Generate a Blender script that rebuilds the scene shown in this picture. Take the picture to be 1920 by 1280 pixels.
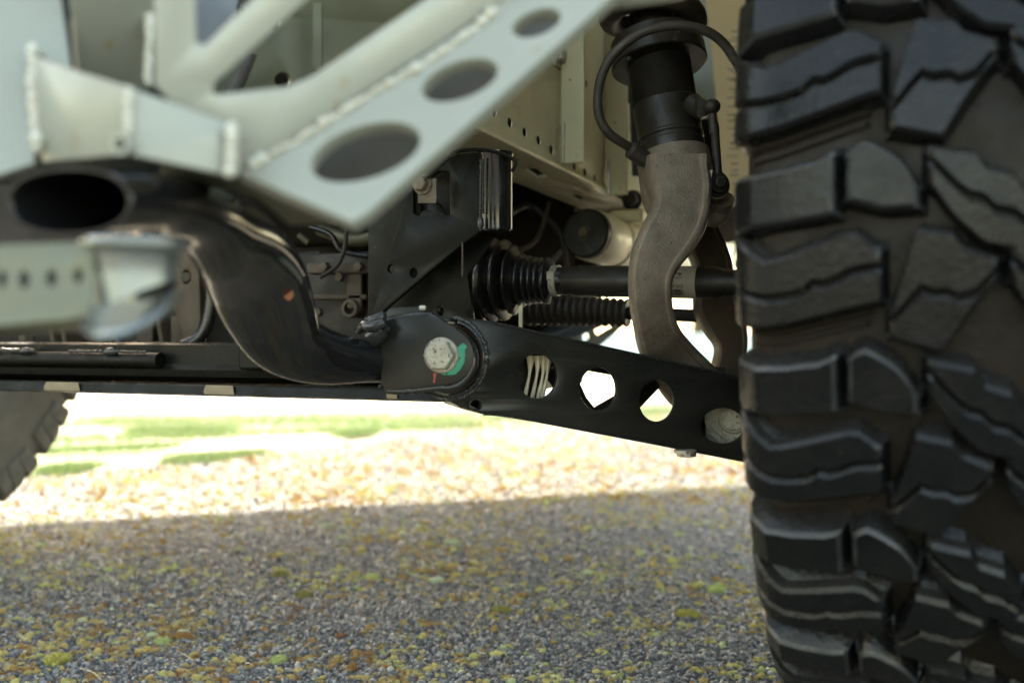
import bpy, bmesh, math, random
import numpy as np
from mathutils import Vector as V, Matrix, noise as mnoise
random.seed(7); rng = np.random.default_rng(7)
S = bpy.context.scene
COL = S.collection
PI = math.pi
for o in list(bpy.data.objects): bpy.data.objects.remove(o)

# ------------------------------------------------------------------ camera
CH = 0.38            # camera height
DZ = CH-.33          # the truck's heights were measured from a 0.33 m eye level
F = 1867.0           # focal length in photo pixels (1920 wide)
cd = bpy.data.cameras.new('camera'); cam = bpy.data.objects.new('camera', cd); COL.objects.link(cam)
cam.location = (0, 0, CH); cam.rotation_euler = (PI/2, 0, 0)
cd.lens = 35; cd.sensor_width = 36; cd.clip_start = 0.02; cd.clip_end = 2000
cd.dof.use_dof = True; cd.dof.focus_distance = 0.97; cd.dof.aperture_fstop = 3.8; cd.dof.aperture_blades = 0
S.camera = cam
# ------------------------------------------------------------------ light
SUN_EL = math.radians(41); SUN_AZ = (-0.40, 0.92)      # horizontal direction towards the sun
w = bpy.data.worlds.new("World"); S.world = w; w.use_nodes = True
nt = w.node_tree; nt.nodes.clear()
sk = nt.nodes.new('ShaderNodeTexSky'); sk.sky_type = 'NISHITA'; sk.sun_disc = False
sk.sun_elevation = SUN_EL; sk.sun_rotation = math.atan2(SUN_AZ[0], SUN_AZ[1])
sk.dust_density = 2.0; sk.ozone_density = 1.0
bg = nt.nodes.new('ShaderNodeBackground'); bg.inputs[1].default_value = 0.15
wo = nt.nodes.new('ShaderNodeOutputWorld'); tn = nt.nodes.new('ShaderNodeMixRGB'); tn.blend_type = 'MULTIPLY'; tn.inputs[0].default_value = 1; tn.inputs[2].default_value = (1.22, 1.02, .74, 1)
nt.links.new(sk.outputs[0], tn.inputs[1]); nt.links.new(tn.outputs[0], bg.inputs[0]); nt.links.new(bg.outputs[0], wo.inputs[0])
sd = bpy.data.lights.new('sun', 'SUN'); sd.energy = 3.6; sd.angle = math.radians(1.2); sd.color = (1.0, 0.89, 0.72)
sun = bpy.data.objects.new('sun', sd); COL.objects.link(sun)
sv = V((SUN_AZ[0], SUN_AZ[1], math.tan(SUN_EL)*math.hypot(*SUN_AZ))).normalized()
sun.rotation_euler = sv.to_track_quat('Z', 'Y').to_euler(); sun.location = (0, 0, 5)
S.view_settings.view_transform = 'Standard'; S.view_settings.look = 'None'
S.view_settings.exposure = 2.85; S.view_settings.gamma = 1; S.view_settings.use_curve_mapping = False
S.render.engine = 'CYCLES'

# ------------------------------------------------------------------ geometry helpers
CAMP = V((0, 0, CH))
def P(px, py, d): return V(((px-960)/F*d, d, CH-(py-640)/F*d))
RX = V((.927, -.375, 0)); RB = V((.375, .927, 0)); UZ = V((0, 0, 1))      # truck: to its right side, rearwards
def T(lat, back, z): return RX*lat + RB*back + UZ*(z+DZ)
def plane3(a, b, c):
    n = (b-a).cross(c-a).normalized()
    if n.dot(CAMP-a) < 0: n = -n
    return a, n
def hit(px, py, pl):
    d = V(((px-960)/F, 1, -(py-640)/F)); p0, n = pl
    return CAMP + d*(n.dot(p0-CAMP)/n.dot(d))
ORG = {}
def new(name, me, mat, parent=None, centre=True):
    if centre and len(me.vertices):
        co = np.empty(len(me.vertices)*3, dtype=np.float32); me.vertices.foreach_get('co', co); co = co.reshape(-1, 3)
        c = (co.min(0)+co.max(0))/2; co -= c; me.vertices.foreach_set('co', co.ravel()); c = V(c.tolist())
    else: c = V((0, 0, 0))
    o = bpy.data.objects.new(name, me); COL.objects.link(o)
    if mat and not me.materials: me.materials.append(mat)
    ORG[o.name] = c
    if parent: o.parent = parent; o.location = c-ORG[parent.name]
    else: o.location = c
    return o
def finish(me, angle=35):
    me.update()
    me.polygons.foreach_set('use_smooth', [True]*len(me.polygons))
    me.set_sharp_from_angle(angle=math.radians(angle))
def mesh(verts, faces, angle=35):
    me = bpy.data.meshes.new('m'); me.from_pydata([tuple(v) for v in verts], [], faces)
    bm = bmesh.new(); bm.from_mesh(me); bmesh.ops.recalc_face_normals(bm, faces=bm.faces); bm.to_mesh(me); bm.free()
    finish(me, angle); return me
class MB:
    """collects shapes of ONE object"""
    def __init__(s): s.v = []; s.f = []
    def add(s, v, f): n = len(s.v); s.v += [V(x) for x in v]; s.f += [tuple(i+n for i in q) for q in f]; return s
    def box(s, o, a, b, c):      # corner + three edge vectors
        return s.add([o, o+a, o+a+b, o+b, o+c, o+a+c, o+a+b+c, o+b+c], [(0,3,2,1),(4,5,6,7),(0,1,5,4),(1,2,6,5),(2,3,7,6),(3,0,4,7)])
    def cbox(s, c, a, b, d): return s.box(c-a/2-b/2-d/2, a, b, d)
    def ring_sweep(s, rings, cap=True, closed=False):
        n = len(rings[0]); v = [p for r in rings for p in r]; f = []
        m = len(rings)
        for i in range(m-1 if not closed else m):
            j = (i+1) % m
            for k in range(n): f.append((i*n+k, i*n+(k+1) % n, j*n+(k+1) % n, j*n+k))
        if cap and not closed: f.append(tuple(range(n))[::-1]); f.append(tuple((m-1)*n+k for k in range(n)))
        return s.add(v, f)
    def lathe(s, A, D, prof, seg=48, cap=True):
        D = D.normalized(); e1 = D.orthogonal().normalized(); e2 = D.cross(e1)
        return s.ring_sweep([[A+D*t+(e1*math.cos(2*PI*k/seg)+e2*math.sin(2*PI*k/seg))*max(r, 1e-5) for k in range(seg)] for t, r in prof], cap)
    def hexa(s, A, D, r, h, rot=0):
        D = D.normalized(); e1 = D.orthogonal().normalized(); e2 = D.cross(e1)
        def ring(t, rr): return [A+D*t+(e1*math.cos(PI*k/3+rot)+e2*math.sin(PI*k/3+rot))*rr for k in range(6)]
        return s.ring_sweep([ring(0, r), ring(h*.85, r), ring(h, r*.88)])
    def tube(s, pts, rad, seg=16, sub=6, e1s=None, flat=None, cap=True, jit=0, sq=1.0):
        sg = lambda q: math.copysign(abs(q)**sq, q)
        """pts: Vectors, rad: radius or list; flat: list of second radii; e1s: list of side vectors"""
        n = len(pts); rad = rad if isinstance(rad, (list, tuple)) else [rad]*n
        flat = flat if flat is not None else rad
        pp = []
        def cr(a, b, c, d, t): return .5*((2*b)+(c-a)*t+(2*a-5*b+4*c-d)*t*t+(3*b-a-3*c+d)*t**3)
        for i in range(n-1):
            ix = [max(i-1, 0), i, i+1, min(i+2, n-1)]
            for k in range(sub):
                t = k/sub
                pp.append((cr(*[pts[j] for j in ix], t), cr(*[rad[j] for j in ix], t), cr(*[flat[j] for j in ix], t), (e1s[i]*(1-t)+e1s[i+1]*t) if e1s else None))
        pp.append((pts[-1], rad[-1], flat[-1], e1s[-1] if e1s else None))
        rings = []; prev = None
        for i, (p, r, r2, e) in enumerate(pp):
            tg = (pp[min(i+1, len(pp)-1)][0]-pp[max(i-1, 0)][0]).normalized()
            if e is not None: e1 = (e-tg*e.dot(tg)).normalized()
            else:
                e1 = prev-tg*prev.dot(tg) if prev is not None else tg.orthogonal()
                e1.normalize()
            prev = e1; e2 = tg.cross(e1)
            rings.append([p+(e1*sg(math.cos(2*PI*k/seg))*r+e2*sg(math.sin(2*PI*k/seg))*r2)*(1+(random.random()-.5)*jit) for k in range(seg)])
        return s.ring_sweep(rings, cap)
    def beads(s, pts, r, step=.55, up=None, jit=.25):
        """weld bead: overlapping flattened lumps along a path"""
        for a, b in zip(pts[:-1], pts[1:]):
            L = (b-a).length; n = max(1, int(L/(r*step*2))); t = (b-a).normalized()
            e1 = t.orthogonal().normalized(); e2 = t.cross(e1)
            for i in range(n):
                c = a+(b-a)*((i+.5)/n); R = r*(1+random.uniform(-jit, jit)); v = []
                c = c+(e1*random.uniform(-1, 1)+e2*random.uniform(-1, 1))*r*.12
                for ph, rr in ((-1, .45), (-.5, .9), (0, 1), (.5, .85), (1, .35)):
                    v.append([c+t*ph*R*.95+(e1*math.cos(PI*k/4)+e2*math.sin(PI*k/4))*R*rr for k in range(8)])
                s.ring_sweep(v)
        return s
    def build(s, name, mat, parent=None, angle=35): return new(name, mesh(s.v, s.f, angle), mat, parent)
def bevel(o, wd=.0012, seg=2):
    m = o.modifiers.new('bevel', 'BEVEL'); m.width = wd; m.segments = seg; m.limit_method = 'ANGLE'; m.angle_limit = math.radians(40)
    m.harden_normals = False
    return o
def rounded(pts, r, n=5):
    out = []; N = len(pts)
    for i, p in enumerate(pts):
        a = V(pts[i-1]).to_2d(); b = V(p).to_2d(); c = V(pts[(i+1) % N]).to_2d()
        u = (a-b); v = (c-b); rr = min(r, u.length*.45, v.length*.45); s0 = b+u.normalized()*rr; s1 = b+v.normalized()*rr
        for k in range(n+1):
            t = k/n; q = s0*(1-t)**2+b*2*t*(1-t)+s1*t*t; out.append((q.x, q.y))
    return out
def ell(cx, cy, rx, ry, rot=0, n=36):
    c, s = math.cos(math.radians(rot)), math.sin(math.radians(rot))
    return [(cx+rx*math.cos(t)*c-ry*math.sin(t)*s, cy+rx*math.cos(t)*s+ry*math.sin(t)*c) for t in [2*PI*k/n for k in range(n)]]
def plate(name, mat, parent, pl, outline, holes=(), th=.004, bev=.0006, angle=30):
    """sheet lying in the plane pl, its thickness behind it, with real cut-outs"""
    p0, n = pl; n = n.normalized(); ux = V((1, 0, 0))-n*n.x
    if ux.length < .2: ux = V((0, 1, 0))-n*n.y
    ux.normalize(); uy = n.cross(ux)
    cu = bpy.data.curves.new('c', 'CURVE'); cu.dimensions = '2D'; cu.fill_mode = 'BOTH'
    def to2(q):
        w_ = q if isinstance(q, V) else hit(q[0], q[1], pl)
        d = w_-p0; return (d.dot(ux), d.dot(uy))
    for lp in [outline]+list(holes):
        sp = cu.splines.new('POLY'); sp.points.add(len(lp)-1); sp.use_cyclic_u = True
        for i, q in enumerate(lp): a = to2(q); sp.points[i].co = (a[0], a[1], 0, 1)
    cu.extrude = th/2-bev; cu.bevel_depth = bev; cu.bevel_resolution = 1; cu.offset = -bev
    co = bpy.data.objects.new('c', cu); COL.objects.link(co)
    dg = bpy.context.evaluated_depsgraph_get(); me = bpy.data.meshes.new_from_object(co.evaluated_get(dg))
    bpy.data.objects.remove(co); bpy.data.curves.remove(cu); me.materials.clear()
    M = Matrix((ux, uy, n)).transposed().to_4x4(); M.translation = p0-n*(th/2); me.transform(M)
    bm = bmesh.new(); bm.from_mesh(me); bmesh.ops.remove_doubles(bm, verts=bm.verts, dist=1e-6); bm.to_mesh(me); bm.free()
    finish(me, angle); return new(name, me, mat, parent)

# ------------------------------------------------------------------ materials
def mat(name, col, rough=.5, metal=0.0, col2=None, scale=30, amount=.5, bump=0.0, bscale=200, specks=None, speck_amt=.6, speck_scale=120, rvar=.15, dust_skylight=None, coat=0, spec=None):
    m = bpy.data.materials.new(name); m.use_nodes = True; nt = m.node_tree; N = nt.nodes; L = nt.links
    b = N['Principled BSDF']; tc = N.new('ShaderNodeTexCoord'); crd = tc.outputs['Object']
    b.inputs['Roughness'].default_value = rough; b.inputs['Metallic'].default_value = metal
    if spec is not None: b.inputs['Specular IOR Level'].default_value = spec
    if coat: b.inputs['Coat Weight'].default_value = coat; b.inputs['Coat Roughness'].default_value = .12
    n1 = N.new('ShaderNodeTexNoise'); n1.inputs['Scale'].default_value = scale; n1.inputs['Detail'].default_value = 7; n1.inputs['Roughness'].default_value = .65
    L.new(crd, n1.inputs['Vector'])
    r1 = N.new('ShaderNodeValToRGB'); r1.color_ramp.elements[0].position = .5-.32*amount-.02; r1.color_ramp.elements[1].position = .5+.32*amount+.05
    c2 = col2 or tuple(c*.7 for c in col)
    r1.color_ramp.elements[0].color = (*col, 1); r1.color_ramp.elements[1].color = (*c2, 1)
    L.new(n1.outputs[0], r1.inputs[0]); out = r1.outputs[0]
    if specks:
        n2 = N.new('ShaderNodeTexNoise'); n2.inputs['Scale'].default_value = speck_scale; n2.inputs['Detail'].default_value = 4; L.new(crd, n2.inputs['Vector'])
        r2 = N.new('ShaderNodeValToRGB'); r2.color_ramp.elements[0].position = speck_amt; r2.color_ramp.elements[1].position = min(1, speck_amt+.06)
        L.new(n2.outputs[0], r2.inputs[0]); mx = N.new('ShaderNodeMixRGB'); mx.inputs[2].default_value = (*specks, 1)
        L.new(r2.outputs[0], mx.inputs[0]); L.new(out, mx.inputs[1]); out = mx.outputs[0]
    if dust_skylight:  # tints upward faces: dust, and on the tyre tread also painted sky light
        g = N.new('ShaderNodeNewGeometry'); sp = N.new('ShaderNodeSeparateXYZ'); L.new(g.outputs['Normal'], sp.inputs[0])
        mr = N.new('ShaderNodeMapRange'); mr.inputs[1].default_value = .2; mr.inputs[2].default_value = 1.0; mr.inputs[3].default_value = 0; mr.inputs[4].default_value = .6
        L.new(sp.outputs[2], mr.inputs[0]); mu = N.new('ShaderNodeMath'); mu.operation = 'MULTIPLY'; L.new(mr.outputs[0], mu.inputs[0]); L.new(n1.outputs[0], mu.inputs[1])
        mx = N.new('ShaderNodeMixRGB'); mx.inputs[2].default_value = (*dust_skylight, 1); L.new(mu.outputs[0], mx.inputs[0]); L.new(out, mx.inputs[1]); out = mx.outputs[0]
    L.new(out, b.inputs['Base Color'])
    if rvar:
        mr = N.new('ShaderNodeMapRange'); mr.inputs[1].default_value = .3; mr.inputs[2].default_value = .7
        mr.inputs[3].default_value = max(.05, rough-rvar); mr.inputs[4].default_value = min(1, rough+rvar)
        n3 = N.new('ShaderNodeTexNoise'); n3.inputs['Scale'].default_value = scale*1.7; n3.inputs['Detail'].default_value = 5; L.new(crd, n3.inputs['Vector'])
        L.new(n3.outputs[0], mr.inputs[0]); L.new(mr.outputs[0], b.inputs['Roughness'])
    if bump:
        n4 = N.new('ShaderNodeTexNoise'); n4.inputs['Scale'].default_value = bscale; n4.inputs['Detail'].default_value = 5; L.new(crd, n4.inputs['Vector'])
        bp = N.new('ShaderNodeBump'); bp.inputs['Strength'].default_value = bump; bp.inputs['Distance'].default_value = .001; L.new(n4.outputs[0], bp.inputs['Height']); L.new(bp.outputs[0], b.inputs['Normal'])
    return m
M = dict(
    white = mat('silver_green_paint', (.275, .29, .25), .38, .1, (.25, .26, .22), 14, .8, .1, 400, specks=(.25, .2, .12), speck_amt=.70, speck_scale=60, coat=.2, dust_skylight=(.20, .17, .12)),
    weld_white = mat('painted_weld', (.50, .52, .46), .25, .1, (.45, .4, .3), 60, .7, coat=.6),
    cream = mat('cream_frame_paint', (.60, .57, .38), .40, .15, (.48, .45, .30), 9, .7, .15, 300, specks=(.12, .09, .05), speck_amt=.72),
    olive = mat('olive_primer', (.075, .075, .038), .5, .2, (.045, .045, .022), 9, .7),
    black = mat('black_powder_coat', (.004, .0045, .004), .36, 0, (.008, .0085, .006), 25, .8, .25, 500, specks=(.06, .055, .045), speck_amt=.75, speck_scale=90, dust_skylight=(.03, .028, .020), spec=.14),
    arm = mat('satin_black_arm_paint', (.008, .010, .0095), .34, 0, (.036, .032, .025), 7, .8, .10, 500, specks=(.09, .085, .07), speck_amt=.74, speck_scale=70, dust_skylight=(.06, .055, .045), spec=.3),
    tube = mat('black_tube_paint', (.008, .009, .011), .09, 0, (.014, .014, .015), 10, .9, .06, 200, specks=(.10, .09, .075), speck_amt=.78, speck_scale=50, rvar=.05),
    weld_black = mat('black_painted_weld', (.020, .022, .024), .22, 0, (.035, .035, .032), 120, .7),
    cast = mat('dirty_cast_iron', (.27, .22, .16), .62, .15, (.085, .066, .046), 46, 1.0, 1.0, 420, specks=(.03, .022, .015), speck_amt=.67, speck_scale=230),
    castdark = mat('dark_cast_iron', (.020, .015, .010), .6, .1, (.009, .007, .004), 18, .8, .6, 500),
    casting = mat('brown_aluminium_casting', (.10, .074, .048), .6, .1, (.045, .033, .02), 16, .8, .7, 600),
    rubber = mat('black_rubber', (.006, .006, .007), .22, 0, (.018, .017, .016), 20, .6, .05),
    rubber_d = mat('dull_rubber', (.016, .014, .012), .55, 0, (.05, .04, .028), 40, .8, .3),
    zinc = mat('dirty_zinc', (.50, .47, .39), .5, .3, (.26, .24, .18), 130, .7, .8, 500, specks=(.10, .08, .06), speck_amt=.60, speck_scale=300),
    bluezinc = mat('bright_zinc', (.25, .275, .275), .26, .8, (.20, .22, .22), 20, .6),
    gold = mat('shock_body', (.85, .78, .60), .4, .1, (.60, .54, .38), 22, .9),
    barzinc = mat('dull_zinc_plate', (.12, .13, .10), .45, .2, (.16, .15, .08), 40, .7),
    rust = mat('rusty_steel', (.10, .050, .025), .7, .3, (.045, .03, .02), 90, .7, .5),
    shock = mat('black_anodised', (.014, .013, .011), .42, .3, (.028, .024, .018), 30, .8, .2, 400, specks=(.09, .07, .045), speck_amt=.72, speck_scale=200),
    green = mat('green_paint_mark', (.03, .24, .145), .5, 0, (.05, .30, .19), 80, .6, specks=(.02, .05, .04), speck_amt=.60, speck_scale=260),
    red = mat('red_paint_mark', (.42, .06, .04), .6, 0, (.3, .06, .04), 100, .6, specks=(.04, .03, .03), speck_amt=.58, speck_scale=260),
    label = mat('paper_label', (.36, .33, .27), .6, 0, (.28, .26, .2), 40, .7),
    ink = mat('label_ink', (.03, .03, .03), .6),
    tan = mat('dried_mud', (.30, .24, .16), .85, 0, (.2, .16, .1), 60, .8),
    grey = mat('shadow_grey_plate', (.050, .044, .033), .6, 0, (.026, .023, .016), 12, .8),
    bluegrey = mat('blue_grey_paint', (.10, .115, .14), .4, .2, (.07, .08, .1), 12, .8),
    liner = mat('cream_inner_fender', (.85, .70, .45), .55, 0, (.75, .60, .38), 6, .7),
    body = mat('grey_body_paint', (.30, .32, .30), .3, .3, (.26, .28, .26), 6, .5, coat=.5),
    tread = mat('tread_rubber', (.0035, .004, .0045), .27, 0, (.010, .010, .0095), 38, .9, .55, 260, specks=(.14, .11, .07), speck_amt=.75, speck_scale=130, dust_skylight=(.07, .065, .06), spec=.26, rvar=.12),
    worn_skylit = mat('scuffed_skylit_edge', (.030, .032, .034), .42, 0, (.012, .012, .012), 60, .9, .4, 300, dust_skylight=(.16, .15, .14)),  # scuffs, plus sky light painted onto the tread block chamfers
    carcass = mat('muddy_tyre_rubber', (.0045, .0042, .0036), .6, 0, (.019, .013, .0065), 22, 1.0, .8, 180, spec=.25),
    oldtyre = mat('grey_dusty_rubber', (.19, .18, .165), .8, 0, (.10, .095, .085), 12, .8, .3, 200),
    dustyblock = mat('dusty_tread_block', (.15, .14, .125), .7, 0, (.09, .085, .075), 30, .8),
    matte = mat('matte_black', (.007, .006, .0045), .9, 0, (.014, .011, .007), 12, .8, rvar=0, spec=.02),  # even near-black without gloss
    rim = mat('dark_wheel_rim', (.03, .03, .03), .4, .6),
)

def ground_mat(name, cols, scale, bump=.6, rough=.85, bscale=300, bdist=.002):
    m = bpy.data.materials.new(name); m.use_nodes = True; nt = m.node_tree; N = nt.nodes; L = nt.links; b = N['Principled BSDF']
    tc = N.new('ShaderNodeTexCoord'); n1 = N.new('ShaderNodeTexNoise'); n1.inputs['Scale'].default_value = scale; n1.inputs['Detail'].default_value = 9; n1.inputs['Roughness'].default_value = .7
    L.new(tc.outputs['Object'], n1.inputs[0]); r = N.new('ShaderNodeValToRGB'); L.new(n1.outputs[0], r.inputs[0]); e = r.color_ramp.elements
    while len(e) < len(cols): e.new(.5)
    for i, (p_, c) in enumerate(cols): e[i].position = p_; e[i].color = (*c, 1)
    L.new(r.outputs[0], b.inputs['Base Color']); b.inputs['Roughness'].default_value = rough
    vo = N.new('ShaderNodeTexVoronoi'); vo.inputs['Scale'].default_value = bscale; L.new(tc.outputs['Object'], vo.inputs[0])
    bp = N.new('ShaderNodeBump'); bp.inputs['Strength'].default_value = bump; bp.inputs['Distance'].default_value = bdist; bp.invert = True; L.new(vo.outputs['Distance'], bp.inputs['Height']); L.new(bp.outputs[0], b.inputs['Normal'])
    return m
M['asphalt'] = ground_mat('asphalt_binder', [(.3, (.06, .06, .06)), (.5, (.09, .088, .08)), (.62, (.15, .13, .08)), (.75, (.09, .08, .055))], 9, 1, bscale=170)
M['verge'] = ground_mat('pale_verge', [(.3, (.25, .21, .15)), (.46, (.30, .27, .20)), (.54, (.12, .17, .05)), (.64, (.10, .16, .04)), (.72, (.27, .24, .18))], 1.1, .6, bscale=60)
M['lawn'] = ground_mat('lawn', [(.35, (.07, .12, .03)), (.55, (.12, .17, .045)), (.75, (.2, .19, .09))], 1.2, .6, bscale=80)
M['road'] = ground_mat('pale_concrete', [(.35, (.27, .25, .22)), (.6, (.32, .30, .27))], 2, .3, bscale=90)

# ------------------------------------------------------------------ setting
def sheet(name, pts, z, m):
    me = bpy.data.meshes.new(name); me.from_pydata([(x, y, z) for x, y in pts], [], [tuple(range(len(pts)))]); me.update()
    o = new(name, me, m, None, False); o['kind'] = 'structure'; return o
sheet('ground', [(-400, -400), (400, -400), (400, 400), (-400, 400)], -.016, M['lawn'])
edge = [(-6.5, -1.5), (-3, 1.0), (-1.85, 2.25), (-1.40, 2.75), (-.83, 3.4), (-.50, 3.85), (-.10, 4.9), (.7, 6.2), (2.4, 8.2), (5, 10.5)]
sheet('verge', [(-9, -2)]+edge[1:]+[(9, 12), (9, 13), (-9, 7)], -.012, M['verge'])
sheet('road', [(-40, 6.0), (-9, 6.2), (9, 7.6), (40, 9.8), (40, 13), (9, 11.5), (-9, 10.4), (-40, 10.4)], -.008, M['road'])
sheet('driveway', edge+[(12, 9), (12, -12), (-12, -12), (-12, -1.5)], 0, M['asphalt'])

# ------------------------------------------------------------------ the truck
TB = T(-.85, 1.6, -DZ)
truck = bpy.data.objects.new('pickup_truck', None); COL.objects.link(truck); truck.location = TB; ORG[truck.name] = TB
truck['label'] = 'off-road truck seen low from its front wheel, with black suspension arms and silver bumper brackets'
truck['category'] = 'truck'

# ---- wheels -------------------------------------------------------
R0 = .4535      # tread base radius
WC = .152      # half width
def prof(u):
    """u: distance across the tread from the inner shoulder; returns (axial offset from centre, radius, normal(axial, radial))"""
    side = 1 if u < WC else -1
    a = u if u < WC else 2*WC-u
    k = .022
    if a >= k:
        x = (a-WC); r = R0-.010*((WC-a)/(WC-k))**2; n = (-.10*(WC-a)/WC, 1)
    else:
        t = (k-a)/.030           # bend round the shoulder
        if t <= 1:
            th = t*1.35; x = -(WC-k)-.022*math.sin(th); r = R0-.010-.022*(1-math.cos(th)); n = (-math.sin(th)-.1, math.cos(th))
        else:
            e = (t-1)*.030; x = -(WC-k)-.0215-e*.18; r = R0-.010-.0172-e*.98; n = (-1, .18)
    l = math.hypot(*n); n = (n[0]/l, n[1]/l)
    return (x*side, r, (n[0]*side, n[1]))
def lug(u, v, h):     # point on the wheel, local: X axial, angle from v
    ue = min(u, 2*WC-u); h *= float(np.interp(ue, [-.022, .012], [.42, 1])) if h > 0 else 1
    x, r, n = prof(u); x += n[0]*h; r += n[1]*h; a = v/.47
    return V((x, -r*math.cos(a), r*math.sin(a)))
def lerp_fn(pts):
    xs = [p[0] for p in pts]; ys = [p[1] for p in pts]
    return lambda u: float(np.interp(u, xs, ys))
def slab(mb, u0, u1, top, bot, h, h0=0.0, d=.0058, cols=8, flip=False, c=.153):
    us = [u0+(u1-u0)*i/cols for i in range(cols+1)]
    rows = []
    def tr(u, v): return (2*c-u, -v) if flip else (u, v)
    e = .0028
    secs = [(us[0]-d, 0), (us[0], 1), (us[0]+e, 2)]+[(u, 2) for u in us[1:-1]]+[(us[-1]-e, 2), (us[-1], 1), (us[-1]+d, 0)]
    for u, kind in secs:
        uc = min(max(u, us[0]), us[-1]); t, b = top(uc), bot(uc); m_ = (t+b)/2
        if kind == 0: hs = [(b-d, h0), (b-d*.9, h0), (b, h0), (t, h0), (t+d*.9, h0), (t+d, h0)]
        elif kind == 1: hs = [(b-d, h0), (b, h-e), (b+e, h-e), (t-e, h-e), (t, h-e), (t+d, h0)]
        else: hs = [(b-d, h0), (b, h-e), (b+e, h), (t-e, h), (t, h-e), (t+d, h0)]
        rows.append([lug(*tr(u, vv), hh) for vv, hh in hs])
    n = 6; f = []
    for i in range(len(rows)-1):
        for k in range(n-1):
            f.append((i*n+k, i*n+k+1, (i+1)*n+k+1, (i+1)*n+k))
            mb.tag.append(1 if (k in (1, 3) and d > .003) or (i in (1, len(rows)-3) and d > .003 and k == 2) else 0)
    mb.add([p for r in rows for p in r], f)
H = .0170; NP = 24
def px2u(px):
    lo, hi = -.03, .2
    for _ in range(40):
        m_ = (lo+hi)/2; X = (.138+m_*.927)/(.6-m_*.375)*F+960
        if X < px: lo = m_
        else: hi = m_
    return lo
def fpx(pts, y0=560):
    out = []
    for x, y in pts:
        u = px2u(x); out.append((u, (y0-y)/F*(.6-u*.375)*1.0))
    return out
PADV = .0045
def block(parts, u0, u1, top, bot, mid=None, flip=False, cols=8, hh=H):
    mb = MB(); mb.tag = []; T0, B0 = lerp_fn(top), lerp_fn(bot); T_ = lambda u: T0(u)+PADV; B_ = lambda u: B0(u)-PADV
    if mid:
        Md = lerp_fn(mid); g = .0009
        slab(mb, u0, u1, T_, lambda u: Md(u)+g, hh, .007, .0006, cols*2, flip); slab(mb, u0, u1, lambda u: Md(u)-g, B_, hh, .007, .0006, cols*2, flip)
        slab(mb, u0, u1, T_, B_, .009, -.003, .0058, cols, flip)
    else: slab(mb, u0, u1, T_, B_, hh, -.003, .0058, cols, flip)
    me = mesh(mb.v, mb.f, 28); me.polygons.foreach_set('material_index', mb.tag); return me
A_t = [(-.034, .038), (.0, .034)]+fpx([(1442, 504), (1603, 446), (1652, 482)])
A_b = [(-.034, -.014), (.0, -.018)]+fpx([(1449, 612), (1610, 570), (1652, 560)])
A_m = [(-.034, .012)]+fpx([(1445, 566), (1480, 560), (1508, 552), (1522, 535), (1548, 538), (1562, 533), (1598, 512), (1652, 505)])
B_t = [(-.030, -.056), (.0, -.050)]+fpx([(1416, 722), (1540, 705), (1566, 690)])
B_b = [(-.030, -.078), (.0, -.079)]+fpx([(1416, 797), (1540, 788), (1566, 784)])
C_t = fpx([(1593, 700), (1606, 684), (1626, 676), (1675, 706), (1700, 730), (1724, 775)])
C_b = fpx([(1593, 760), (1660, 784), (1724, 786)])
D_t = fpx([(1675, 600), (1706, 500), (1721, 446), (1793, 456), (1813, 482), (1872, 505)])
D_b = fpx([(1675, 632), (1770, 660), (1815, 590), (1872, 512)])
D_m = fpx([(1675, 560), (1730, 546), (1752, 556), (1785, 555), (1800, 566), (1830, 570), (1872, 580)])
D_m = [(u, v) for u, v in D_m]
E_t = fpx([(1747, 700), (1833, 718), (1849, 748), (1905, 768), (1945, 830)])
E_b = fpx([(1747, 745), (1795, 815), (1850, 868), (1945, 895)])
E_m = fpx([(1747, 711), (1800, 770), (1825, 790), (1850, 796), (1870, 820), (1905, 828), (1945, 862)])
specs = [('A', -.034, px2u(1655), A_t, A_b, A_m, 9), ('B', -.030, px2u(1568), B_t, B_b, None, 8), ('C', px2u(1590), px2u(1726), C_t, C_b, None, 8),
         ('D', px2u(1672), px2u(1874), D_t, D_b, D_m, 10), ('E', px2u(1744), px2u(1946), E_t, E_b, E_m, 10)]
bmeshes = []
G_t = lerp_fn(A_b); G_b = lerp_fn([(u, v+.004) for u, v in [(-.03, -.044), (.0, -.042)]+fpx([(1416, 712), (1540, 694), (1568, 682), (1650, 668)])])
for nm, u0, u1, t, b_, m_, cols in specs:
    # keep the sipe inside the block
    if m_: m_ = [(u, min(max(v, lerp_fn(b_)(u)+.003), lerp_fn(t)(u)-.003)) for u, v in m_]
    for fl in (False, True):
        me = block(None, u0, u1, t, b_, m_, fl, cols); me.materials.append(M['tread']); me.materials.append(M['worn_skylit']); bmeshes.append((nm, fl, me))
for fl in (False, True):
    for v0, v1 in ((-.0065, -.0115), (-.0145, -.0185)):
        mb = MB(); mb.tag = []; slab(mb, .0, px2u(1630), lambda u: G_t(u)+v0, lambda u: max(G_t(u)+v1, G_b(u)), .0055 if v0 > -.01 else .0035, -.003, .002, 8, fl); bmeshes.append(('G', fl, mesh(mb.v, mb.f, 40))); bmeshes[-1][2].materials.append(M['carcass'])
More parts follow.
